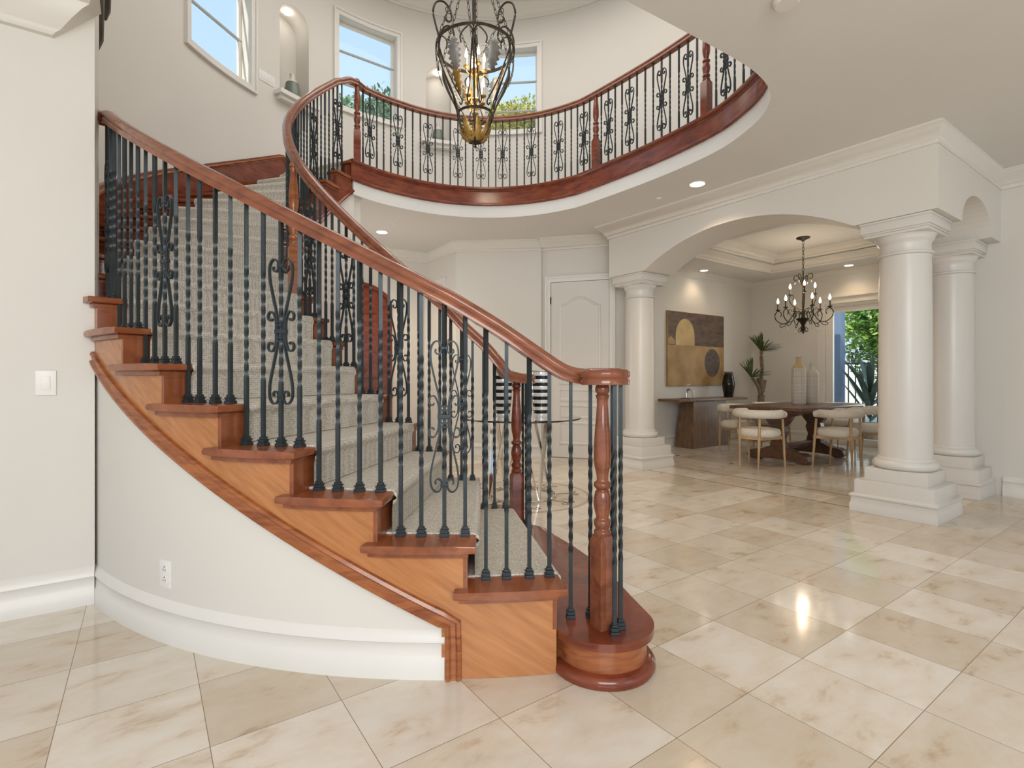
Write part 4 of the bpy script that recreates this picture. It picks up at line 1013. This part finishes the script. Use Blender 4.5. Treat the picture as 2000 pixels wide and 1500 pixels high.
def striped(x, y, label):
    e = empty('striped_vase', (x, y, .743), 0, label, 'vase', 'striped vases on the glass table')
    n = 13; h = .42
    b = NB(); 
    def rr(z): q = z/h; return .062+.028*sin(min(1, q*1.25)*pi/2)-.004*max(0, q-.8)
    for i in range(n):
        z0, z1 = h*i/n, h*(i+1)/n
        f0 = len(b.faces); lathe(b, [(rr(z0)*(1 if i % 2 else 1.02), z0), (rr((z0+z1)/2)*(1 if i % 2 else 1.04), (z0+z1)/2), (rr(z1)*(1 if i % 2 else 1.02), z1)], n=28)
        b.faces.ensure_lookup_table()
        for f in b.faces[f0:]: f.material_index = i % 2
    mesh_obj('body', b, [STRIPE, STRIPEB], e, 30)
    b = NB(); lathe(b, [(rr(h)*.9, h), (rr(h)*1.12, h+.012), (rr(h)*1.12, h+.022), (rr(h)*.8, h+.024)], n=28); mesh_obj('rim', b, WHITE, e, 30)
striped(-.085, 4.90, 'black and white striped vase on the glass table, the left one')
striped(.272, 4.92, 'black and white striped vase on the glass table, the right one')
e = empty('ball_sculpture', (.14, 4.80, .743), 0, 'small glossy black ball ornament between the striped vases', 'ornament')
b = NB(); lathe(b, [(.035, 0), (.04, .006), (.012, .012), (.012, .03)], n=20); mesh_obj('foot', b, BLACKCER, e)
b = NB(); lathe(b, [(.004+.045*sin(pi*i/12), .03+.045-.045*cos(pi*i/12)) for i in range(13)], n=20); mesh_obj('ball', b, BLACKCER, e)

# ================================================================ dining room
def chair(s, t, rz, label):
    e = empty('dining_chair', W(s, t), YAW+R_(rz), label, 'chair', 'cream dining chairs around the wooden table')
    # local: back at -x, faces +x
    def leg(p, q): b = NB(); sweep(b, [p, ((p[0]+q[0])/2, (p[1]+q[1])/2, (p[2]+q[2])/2), q], circ(.014, 10), scale=[.72, 1.15, 1]); mesh_obj('leg', b, ASH, e, 50)
    for sy in (-1, 1):
        leg((-.215, sy*.12, .0), (-.20, sy*.13, .63)); leg((.19, sy*.235, .0), (.15, sy*.225, .60))
    b = NB(); pts = [Vector((.155*1.15, .215, .37)), Vector((-.195, .13, .37)), Vector((-.195, -.13, .37)), Vector((.155*1.15, -.215, .37))]
    sweep(b, pts, [(-.011, -.02), (.011, -.02), (.011, .02), (-.011, .02)], True, fixed_up=True); mesh_obj('seat_frame', b, ASH, e, 30)
    b = NB(); n = 28; out = []
    for i in range(n):
        a = 2*pi*i/n; out.append((.01+.225*abs(cos(a))**.8*(1 if cos(a) > 0 else -1), .24*abs(sin(a))**.8*(1 if sin(a) > 0 else -1)))
    rings = []
    for sc, z in ((.80, .375), (.95, .385), (1, .41), (1, .445), (.95, .47), (.82, .480), (.4, .487)): rings.append([b.verts.new((x*sc, y*sc, z)) for x, y in out])
    for A, B in zip(rings, rings[1:]):
        for j in range(n): b.faces.new((A[j], A[(j+1) % n], B[(j+1) % n], B[j]))
    b.faces.new(rings[0][::-1]); b.faces.new(rings[-1]); mesh_obj('seat_cushion', b, BOUCLE, e, 60)
    b = NB(); pts = [Vector((.17-.0, .245, .655))]+[Vector((-.01+.225*cos(R_(a)), .262*sin(R_(a)), .665)) for a in range(60, 301, 12)]+[Vector((.17, -.245, .655))]
    sc = [.5]+[.95]+[1]*(len(pts)-4)+[.95]+[.5]
    pts = [pts[0]+Vector((.012, 0, 0))]+pts+[pts[-1]+Vector((.012, 0, 0))]; sc = [.12]+[.75]+[1]*(len(pts)-4)+[.75]+[.12]
    sweep(b, pts, circ(.052, 14, .046), scale=sc); mesh_obj('backrest', b, BOUCLE, e, 60)
chair(6.27, 3.53, 0, 'cream curved back dining chair at the near left end of the wooden table')
chair(7.08, 2.96, 90, 'cream dining chair on the near long side of the table, left of the column')
chair(8.05, 2.96, 90, 'cream dining chair on the near side of the table, half hidden by the column')
chair(7.08, 4.30, -90, 'cream dining chair on the far side of the table, next to the console')
chair(8.00, 4.30, -90, 'cream dining chair on the far side of the table, seen under the table top')
chair(8.75, 3.62, 180, 'cream dining chair at the far end of the table by the glass door')
dt = empty('dining_table', W(7.4, 3.6), YAW, 'rectangular dark wood trestle dining table with carved pedestals', 'table')
b = NB(); box(b, (-.90, -.47, .690), (.90, .47, .735), bev=.006); mesh_obj('table_top', b, TABLEWOOD, dt, 30)
b = NB(); box(b, (-.80, -.38, .655), (.80, .38, .690), bev=.004); mesh_obj('apron', b, TABLEWOOD, dt, 30)
for x in (-.50, .50):
    out = [(.09, .08), (.10, .20), (.075, .30), (.11, .40), (.09, .46), (.16, .55), (.19, .60), (.27, .62), (.30, .655)]
    b = NB(); prf = [(-y, z) for y, z in out]+[(y, z) for y, z in reversed(out)]
    A = [b.verts.new((x-.05, y, z)) for y, z in prf]; B = [b.verts.new((x+.05, y, z)) for y, z in prf]; n = len(A); b.faces.new(A[::-1]); b.faces.new(B)
    for j in range(n): b.faces.new((A[j], A[(j+1) % n], B[(j+1) % n], B[j]))
    mesh_obj('pedestal', b, TABLEWOOD, dt, 30)
    b = NB(); out = [(.12, .19), (.20, .15), (.26, .13), (.33, .13), (.39, .10), (.41, .05), (.38, .01), (.28, .0), (.24, .03), (.0, .035)]
    prf = [(-y, z) for y, z in out][:-1]+[(y, z) for y, z in reversed(out)]
    A = [b.verts.new((x-.075, y, z)) for y, z in prf]; B = [b.verts.new((x+.075, y, z)) for y, z in prf]; n = len(A); b.faces.new(A[::-1]); b.faces.new(B)
    for j in range(n): b.faces.new((A[j], A[(j+1) % n], B[(j+1) % n], B[j]))
    mesh_obj('foot', b, TABLEWOOD, dt, 30)
b = NB(); box(b, (-.47, -.03, .14), (.47, .03, .22), bev=.005); mesh_obj('stretcher', b, TABLEWOOD, dt, 30)
WICK = noisy('cream_lattice', (.66, .60, .52), (.74, .69, .61), 20, .6)
def grid_mat():
    m = mat('punched_lattice', (.70, .64, .56), .6); b_ = m.node_tree.nodes['Principled BSDF']
    t = N(m, 'ShaderNodeTexCoord'); sx = N(m, 'ShaderNodeSeparateXYZ'); L(m, t.outputs['Object'], sx.inputs[0])
    at = N(m, 'ShaderNodeMath', operation='ARCTAN2'); L(m, sx.outputs[1], at.inputs[0]); L(m, sx.outputs[0], at.inputs[1])
    def cell(inp, k):
        a = N(m, 'ShaderNodeMath', operation='MULTIPLY'); L(m, inp, a.inputs[0]); a.inputs[1].default_value = k
        f = N(m, 'ShaderNodeMath', operation='FRACT'); L(m, a.outputs[0], f.inputs[0]); s_ = N(m, 'ShaderNodeMath', operation='SUBTRACT'); L(m, f.outputs[0], s_.inputs[0]); s_.inputs[1].default_value = .5
        c = N(m, 'ShaderNodeMath', operation='ABSOLUTE'); L(m, s_.outputs[0], c.inputs[0]); l = N(m, 'ShaderNodeMath', operation='LESS_THAN'); L(m, c.outputs[0], l.inputs[0]); l.inputs[1].default_value = .2; return l
    a = cell(at.outputs[0], 28/(2*pi)); c = cell(sx.outputs[2], 50); mu = N(m, 'ShaderNodeMath', operation='MULTIPLY'); L(m, a.outputs[0], mu.inputs[0]); L(m, c.outputs[0], mu.inputs[1])
    mx = N(m, 'ShaderNodeMixRGB'); L(m, mu.outputs[0], mx.inputs[0]); mx.inputs[1].default_value = (.74, .68, .60, 1); mx.inputs[2].default_value = (.30, .23, .17, 1); L(m, mx.outputs[0], b_.inputs['Base Color'])
    return m
GRID = grid_mat()
def tall_vase(s, t, h, r, label, mtop):
    e = empty('lattice_vase', W(s, t, .7355), 0, label, 'vase', 'lattice vases on the dining table')
    b = NB(); lathe(b, [(r*.9, 0), (r, .015), (r*1.02, .3*h), (r, .62*h), (r*.97, .76*h)], n=36); mesh_obj('body', b, GRID, e, 50)
    b = NB(); lathe(b, [(r*.97, .76*h), (r*.75, .82*h), (r*.40, .87*h), (r*.34, .96*h), (r*.42, .985*h), (r*.48, h), (r*.3, h)], n=36); mesh_obj('neck', b, mtop, e, 50)
tall_vase(7.55, 3.66, .665, .092, 'tall cream lattice vase with ochre neck on the dining table, the taller front one', OCHRE)
tall_vase(7.86, 3.62, .575, .085, 'shorter cream lattice vase behind the tall one on the dining table', PALE)
# console
cs_ = empty('console_table', W(7.42, 5.12), YAW, 'walnut console table with solid tapering base under the painting', 'console')
b = NB(); box(b, (-.86, -.20, .735), (.98, .21, .775), bev=.004); mesh_obj('table_top', b, WALNUT, cs_, 30)
b = NB(); A = [b.verts.new(v) for v in ((-.49, -.17, 0.001), (.50, -.17, 0.001), (.50, .17, 0.001), (-.49, .17, 0.001))]; B = [b.verts.new(v) for v in ((-.40, -.11, .735), (.48, -.11, .735), (.48, .11, .735), (-.40, .11, .735))]
b.faces.new(A[::-1]); b.faces.new(B)
for j in range(4): b.faces.new((A[j], A[(j+1) % 4], B[(j+1) % 4], B[j]))
mesh_obj('base', b, WALNUT, cs_, 20)
e = empty('black_vase', W(8.12, 5.10, .7755), 0, 'glossy black bottle vase with zigzag relief at the right end of the console', 'vase')
b = NB(); m_ = []
for i in range(25):
    q = i/24; m_.append((.07+.035*sin(pi*min(1, q*1.1)*.62)*(1)-(.055 if q > .98 else .05*max(0, q-.55)*1.6)+.002*(i % 2), q*.40))
lathe(b, m_, n=36); mesh_obj('body', b, BLACKCER, e, 50)
b = NB(); lathe(b, [(.066, .395), (.070, .405), (.070, .43), (.058, .432)], n=30); mesh_obj('rim', b, WALNUT, e, 50)
e = empty('wooden_tray', W(7.08, 5.10, .7755), YAW, 'small dark wooden tray under the clear bottles on the console', 'tray')
b = NB(); box(b, (-.14, -.09, 0), (.14, .09, .012), bev=.003); mesh_obj('base', b, WALNUT, e, 30)
for i, (ds, h, lab) in enumerate(((-.05, .20, 'clear glass bottle with round stopper on the console tray'), (.08, .12, 'short clear glass tumbler beside the bottle on the console tray'))):
    e = empty(['glass_bottle', 'glass_tumbler'][i], W(7.08+ds, 5.10, .7885), 0, lab, ['bottle', 'glass'][i])
    b = NB(); lathe(b, [(.038, 0), (.042, .01), (.042, h*.55), (.03, h*.66), (.015, h*.72), (.015, h*.9)] if i == 0 else [(.032, 0), (.036, .01), (.036, h)], n=24); mesh_obj('body', b, GLASS, e, 40)
    if i == 0: b = NB(); lathe(b, [(.001+.026*sin(pi*j/10), h*.9+.026-.026*cos(pi*j/10)) for j in range(11)], n=20); mesh_obj('stopper', b, GLASS, e, 50)
# painting
BROWN = noisy('art_brown', (.075, .048, .035), (.17, .11, .08), 5, .6, stretch=(1, 1, 3)); GOLD = noisy('art_gold', (.30, .17, .06), (.50, .33, .13), 3, .55, detail=8)
GOLD2 = noisy('art_pale_gold', (.46, .31, .12), (.62, .45, .20), 5, .55); DUSK = noisy('art_dark_oval', (.06, .045, .035), (.14, .10, .075), 20, .6)
pa = empty('painting', W(7.62, TD1-.001, 1.58), YAW, 'large square abstract canvas in brown and gold with an arch and a dark circle', 'painting')
b = NB(); box(b, (-.77, -.04, -.61), (.77, -.002, .61), bev=.002); mesh_obj('canvas', b, GOLD, pa, 20)
def flat(loop, m, d): b_ = NB(); sheet(b_, loop, [], lambda x, dd, z: Vector((x, -.0405-d+dd*0-.0006*(1-dd/.0006), z)), .0006); mesh_obj('painted_shape', b_, m, pa, 20)
flat([(-.765, .06), (.765, .06), (.765, .605), (-.765, .605)], BROWN, 0)
flat([(-.58, .06), (-.08, .06)]+arc_pts(-.33, .20, .25, 0, 180, 20, .30), GOLD2, .0007)
flat([(-.765, .07), (-.60, .07), (-.60, .14), (-.70, .2), (-.765, .16)], GOLD, .0007)
flat(arc_pts(.42, -.22, .22, 0, 350, 35, .24), DUSK, .0007)
# dracaena
def blade(b, base, d, ln, w_, droop, rnd):
    side = Vector((-d.y, d.x, 0)); side = side.normalized() if side.length > .01 else Vector((1, 0, 0)); n = 5; prev = None
    for i in range(n+1):
        q = i/n; p = base+d*(ln*q)+Vector((0, 0, -droop*ln*q*q)); ww = w_*(.5+1.6*q)*(1-q)**.6 if q < 1 else .0005
        A = b.verts.new(p-side*ww); M_ = b.verts.new(p-Vector((0, 0, ww*.35))); B = b.verts.new(p+side*ww)
        if prev: b.faces.new((prev[0], prev[1], M_, A)); b.faces.new((prev[1], prev[2], B, M_))
        prev = (A, M_, B)
def plant():
    e = empty('potted_dracaena', W(8.86, 4.95), YAW, 'dracaena plant with two spiky leaf heads in the dining room corner', 'plant')
    b = NB(); lathe(b, [(.13, 0.001), (.17, .03), (.19, .30), (.18, .32), (.17, .30)], n=28); mesh_obj('pot', b, PALE, e, 50)
    b = NB(); tube(b, smooth_path([(0, 0, .28), (.01, 0, .6), (.03, 0, .85), (-.01, 0, 1.03), (-.02, 0, 1.10)], 4), .055, 10, scale=None); mesh_obj('trunk', b, BARK, e, 60)
    b = NB(); tube(b, smooth_path([(.0, 0, 1.02), (.03, .0, 1.14), (.06, 0, 1.25), (.03, 0, 1.45), (.03, 0, 1.58)], 4), .03, 8); mesh_obj('branch', b, BARK, e, 60)
    b = NB(); tube(b, smooth_path([(.0, 0, .80), (-.08, 0, .95), (-.20, 0, 1.06), (-.28, 0, 1.12)], 4), .026, 8); mesh_obj('branch', b, BARK, e, 60)
    b = NB(); tube(b, smooth_path([(.03, 0, .82), (.12, 0, .95), (.16, 0, 1.06)], 4), .024, 8); mesh_obj('branch', b, BARK, e, 60)
    for c, n, s_ in (((.03, 0, 1.56), 34, 1.0), ((-.29, 0, 1.10), 30, .95)):
        b = NB()
        for i in range(n):
            a = i*2.4; el = R_(12+70*((i*.618) % 1)); d = Vector((cos(a)*cos(el), sin(a)*cos(el), sin(el))); blade(b, Vector(c)+d*.03, d, (.32+.09*random.random())*s_, .016, .18*cos(el), 0)
        mesh_obj('leaves', b, LEAF, e, 40)
plant()
# dining chandelier
DC = W(7.80, 3.77, 0); DCx = Vector((4.24, 7.56, 0))
dl = empty('dining_chandelier', DCx+Vector((0, 0, 1.72)), 0, 'scrolled iron chandelier with candle bulbs and crystal drops above the dining table', 'chandelier')
def dp(name, bm, m, parent=None, sm=45):
    o = mesh_obj(name, bm, m, parent or dl, sm)
    if not parent: o.location = (0, 0, -1.72)
    return o
b = NB(); lathe(b, [(.0, 1.745), (.018, 1.76), (.008, 1.78), (.03, 1.80), (.035, 1.83), (.015, 1.85), (.03, 1.88), (.04, 1.91), (.09, 1.955), (.095, 1.97), (.03, 1.975), (.022, 2.02), (.015, 2.10), (.02, 2.2), (.012, 2.3), (.015, 2.45), (.008, 2.5), (.008, 2.66)], n=20); dp('centre_stem', b, BRONZE)
b = NB(); lathe(b, [(.01, 3.09), (.03, 3.11), (.09, 3.135), (.09, 3.149)], n=24); dp('ceiling_rose', b, BRONZE)
b = NB(); chain(b, Vector((0, 0, 2.66)), Vector((0, 0, 3.10)), .012, .03, .0035); dp('chain', b, BRONZE)
CRYS = mat('crystal', (.95, .95, .95), .05, Transmission_Weight=.8)
for k in range(6):
    a = 2*pi*k/6+.35
    b = NB(); tube(b, smooth_path(rz([(.03, 2.03), (.10, 2.08), (.14, 2.02), (.20, 1.93), (.28, 1.91), (.36, 1.97), (.375, 2.05), (.33, 2.10), (.285, 2.06), (.30, 2.015)], a), 4), .007, 6); arm = dp('arm', b, BRONZE)
    b = NB(); tube(b, smooth_path(rz([(.20, 1.93), (.25, 1.87), (.30, 1.86), (.31, 1.89), (.28, 1.90)], a), 4), .005, 6); dp('arm_scroll', b, BRONZE, arm); b = NB(); tube(b, smooth_path(rz([(.12, 2.0), (.17, 2.04), (.19, 2.09), (.16, 2.11), (.145, 2.08)], a), 4), .005, 6); dp('arm_scroll', b, BRONZE, arm)
    c = Vector((.335*cos(a), .335*sin(a), 2.10)); b = NB(); lathe(b, [(.008, 0), (.03, .012), (.032, .022), (.012, .024), (.012, .03)], c, 14); dp('candle_cup', b, BRONZE, arm)
    b = NB(); lathe(b, [(.0095, .025), (.0095, .11)], c, 10); dp('candle_sleeve', b, BRONZE, arm)
    b = NB(); lathe(b, [(.005, .11), (.016, .13), (.014, .155), (.004, .185), (.001, .195)], c, 12); dp('bulb', b, FLAME, arm)
    b = NB(); lathe(b, [(.001, -.07), (.009, -.06), (.009, -.05), (.001, -.035)], Vector((.30*cos(a), .30*sin(a), 1.855)), 8); dp('crystal_drop', b, CRYS, arm)
for k in range(3):
    a = 2*pi*k/3+.1
    b = NB(); tube(b, smooth_path(rz([(.02, 2.10), (.08, 2.12), (.16, 2.18), (.20, 2.27), (.17, 2.33), (.13, 2.30), (.145, 2.26)], a), 4), .006, 6); arm = dp('arm', b, BRONZE)
    c = Vector((.185*cos(a), .185*sin(a), 2.32)); b = NB(); lathe(b, [(.008, 0), (.026, .010), (.028, .018), (.011, .02)], c, 14); dp('candle_cup', b, BRONZE, arm)
    b = NB(); lathe(b, [(.009, .02), (.009, .10)], c, 10); dp('candle_sleeve', b, BRONZE, arm)
    b = NB(); lathe(b, [(.005, .10), (.016, .12), (.014, .145), (.004, .172), (.001, .18)], c, 12); dp('bulb', b, FLAME, arm)
for k in range(4):
    a = 2*pi*k/4+.6
    b = NB(); tube(b, smooth_path(rz([(.01, 2.42), (.03, 2.50), (.06, 2.58), (.11, 2.61), (.135, 2.57), (.11, 2.53), (.085, 2.55)], a), 4), .006, 6); dp('crown_scroll', b, BRONZE)
    b = NB(); tube(b, smooth_path(rz([(.015, 1.86), (.05, 1.83), (.07, 1.80), (.05, 1.775), (.03, 1.79)], a), 4), .005, 6); dp('foot_scroll', b, BRONZE)
    b = NB(); lathe(b, [(.001, -.05), (.010, -.04), (.010, -.03), (.001, -.01)], Vector((.12*cos(a), .12*sin(a), 2.53)), 8); dp('crystal_drop', b, CRYS)
light('chandelier_lamp', 'POINT', DCx+Vector((0, 0, 2.42)), 11, .04, color=(1, .80, .58)); light('chandelier_lamp', 'POINT', DCx+Vector((0, 0, 2.2)), 10, .04, color=(1, .80, .58))

# ================================================================ glazed sliding door and the garden
def dbox(name, s0, s1, t0, t1, z0, z1, m, parent=None, bev=.003, lab=None):
    b_ = NB(); box(b_, (s0, t0, z0), (s1, t1, z1), Mz, bev); o = mesh_obj(name, b_, m, parent, 20)
    return o
d4 = dbox('door_4', SD+.0, SD+.14, DT0, DT1, DZ-.05, DZ-.001, TRIM); d4['kind'] = 'structure'
for t0, t1 in ((3.99, 4.10), (3.20, 3.33), (3.08, 3.19), (2.40, 2.52), (2.27, 2.39), (1.98, 2.08)): dbox('door_stile', SD+.03, SD+.08, t0, t1, .002, DZ-.05, TRIM, d4)
for t0, t1 in ((3.33, 3.99), (2.52, 3.08), (2.08, 2.27)):
    dbox('door_rail', SD+.03, SD+.08, t0, t1, DZ-.14, DZ-.05, TRIM, d4); dbox('door_rail', SD+.03, SD+.08, t0, t1, .002, .12, TRIM, d4)
    dbox('pane', SD+.05, SD+.056, t0, t1, .12, DZ-.14, PANE, d4, 0)
dbox('door_handle', SD+.015, SD+.03, 3.24, 3.265, 1.06, 1.16, DARKHOLE, d4)
b = NB()
sheet(b, [(DT0-.11, .002), (DT0, .002), (DT0, DZ), (DT1, DZ), (DT1, .002), (DT1+.11, .002), (DT1+.11, DZ+.11), (DT0-.11, DZ+.11)], [], lambda x, d, z: W(SD-.025+d, x, z), .024)
sheet(b, [(DT0-.15, DZ+.10), (DT1+.15, DZ+.10), (DT1+.15, DZ+.15), (DT0-.15, DZ+.15)], [], lambda x, d, z: W(SD-.05+d, x, z), .05)
mesh_obj('door_casing', b, TRIM, d4, 20)
PATIO = noisy('patio_stone', (.52, .48, .42), (.62, .58, .52), 4, .7); BLUEP = mat('blue_grey_paint', (.16, .22, .34), .6); GWHITE = noisy('garden_wall_white', (.78, .76, .72), (.85, .83, .80), 2, .8)
b = NB(); box(b, (SD+.15, -14, -.12), (32, 22, -.015), Mz); o = struct('ground_patio', b, PATIO, 0)
o = dbox('garden_post', 10.35, 10.55, 4.28, 4.48, -.01, 3.2, BLUEP); tag(o, 'blue grey post standing outside at the left edge of the glass door', 'post')
o = dbox('garden_wall', 17.9, 18.1, -8, 16, -.01, 1.55, GWHITE); tag(o, 'long white garden wall behind the iron fence', 'wall')
fe = empty('iron_fence', W(11.3, 3, 0), YAW, 'black iron garden fence with scrolls outside the glass door', 'fence')
for z in (.12, 1.38): b = NB(); box(b, (-.012, -4, z-.015), (.012, 3.4, z+.015)); mesh_obj('rail', b, IRON, fe, 0)
for i in range(34):
    b = NB(); y = -2.6+i*.125; w_ = .03 if i in (12, 13) else .009; h_ = 1.55 if i in (12, 13) else 1.38; box(b, (-w_*.6, y-w_, -.01), (w_*.6, y+w_, h_)); mesh_obj('picket', b, IRON, fe, 0)
for y0, sg in ((.95, 1), (.45, -1), (-.5, 1), (1.9, -1)):
    b = NB(); tube(b, smooth_path([(0, y0, 1.40), (0, y0+sg*.15, 1.50), (0, y0+sg*.33, 1.60), (0, y0+sg*.48, 1.58), (0, y0+sg*.50, 1.46), (0, y0+sg*.41, 1.43), (0, y0+sg*.38, 1.50), (0, y0+sg*.43, 1.52)], 4), .010, 6); mesh_obj('top_scroll', b, IRON, fe, 40)
    b = NB(); tube(b, smooth_path([(0.02, y0, .55), (0.02, y0+sg*.10, .62), (0.02, y0+sg*.10, .74), (0.02, y0, .78), (0.02, y0-sg*.04, .70), (0.02, y0+sg*.03, .66)], 4), .008, 6); mesh_obj('side_scroll', b, IRON, fe, 40)
def broad_plant():
    e = empty('broad_leaf_plant', W(10.3, 3.78, 0), YAW, 'dark broad leaved plant outside, against the left of the glass door', 'plant')
    b = NB(); lathe(b, [(.16, -.01), (.2, .3), (.2, .32)], n=20); mesh_obj('pot', b, BARK, e)
    DL = noisy('dark_leaf', (.02, .045, .035), (.05, .09, .07), 6, .4)
    b = NB()
    for i in range(26):
        a = i*2.4; el = R_(25+55*((i*.618) % 1)); d = Vector((cos(a)*cos(el), sin(a)*cos(el), sin(el))); blade(b, Vector((0, 0, .35+.02*i)), d, .75+.3*random.random(), .05, .25*cos(el), 0)
    mesh_obj('leaves', b, DL, e, 40)
broad_plant()
def leafcloud(b, c, rad, n, sz, rnd):
    for i in range(n):
        v = Vector((rnd.gauss(0, 1), rnd.gauss(0, 1), rnd.gauss(0, 1))).normalized()*(rnd.random()**.4)
        p = Vector(c)+Vector((v.x*rad[0], v.y*rad[1], v.z*rad[2]))
        u = Vector((rnd.gauss(0, 1), rnd.gauss(0, 1), rnd.gauss(0, 1))).normalized(); w_ = u.orthogonal().normalized(); s_ = sz*(.6+.8*rnd.random())
        q = [b.verts.new(p+u*s_), b.verts.new(p+u*s_*.2+w_*s_*.42), b.verts.new(p-u*s_*.6+w_*s_*.3), b.verts.new(p-u*s_), b.verts.new(p-u*s_*.5-w_*s_*.34), b.verts.new(p+u*s_*.25-w_*s_*.4)]; b.faces.new(q)
def tree(x, y, z0, h, rad, mat_, label, n=2600, sz=.09, group='garden trees outside'):
    rnd = random.Random(int(x*100+y)); e = empty('garden_tree', (x, y, z0), 0, label, 'tree', group)
    b = NB(); tube(b, [(0, 0, 0), (.05, 0, h*.5), (0, .05, h)], .10, 8); mesh_obj('trunk', b, BARK, e)
    b = NB()
    for j in range(7):
        a = j*2.4; leafcloud(b, (rad[0]*.5*cos(a), rad[1]*.5*sin(a), h+rad[2]*.35*sin(j*1.7)), (rad[0]*.6, rad[1]*.6, rad[2]*.6), n//7, sz, rnd)
    mesh_obj('crown', b, mat_, e, 0)
TG = noisy('foliage_green', (.10, .24, .04), (.42, .58, .10), 2.2, .6); TY = noisy('foliage_yellow', (.30, .34, .04), (.62, .50, .06), 1.0, .6); TD = noisy('foliage_deep', (.03, .09, .03), (.10, .20, .06), 1.0, .6); TB = noisy('foliage_bluegreen', (.08, .18, .08), (.24, .38, .18), 1.4, .6)
p = W(14.2, 4.3); tree(p.x, p.y, 0, 2.25, (1.5, 1.5, 1.5), TG, 'bright green leafy tree seen through the glass door, left part', 16000, .065)
p = W(15.9, .8); tree(p.x, p.y, 0, 2.9, (1.6, 1.6, 1.5), TB, 'blue green tree beside the bright one beyond the glass door', 9000, .09)
p = W(21.6, 5.6); tree(p.x, p.y, 0, 4.2, (3.0, 3.0, 2.2), TG, 'tall tree behind the garden wall beyond the glass door', 9000, .15)
tree(-3.2, 11.6, 0, 6.45, (1.7, 1.2, 1.15), TB, 'tree top outside the tall stair window', 9000, .06, 'tree tops outside the upper windows')
tree(-.1, 12.0, 0, 6.75, (1.3, 1.0, .75), TY, 'yellow flowering tree top outside the right hand upper window', 9000, .055, 'tree tops outside the upper windows')
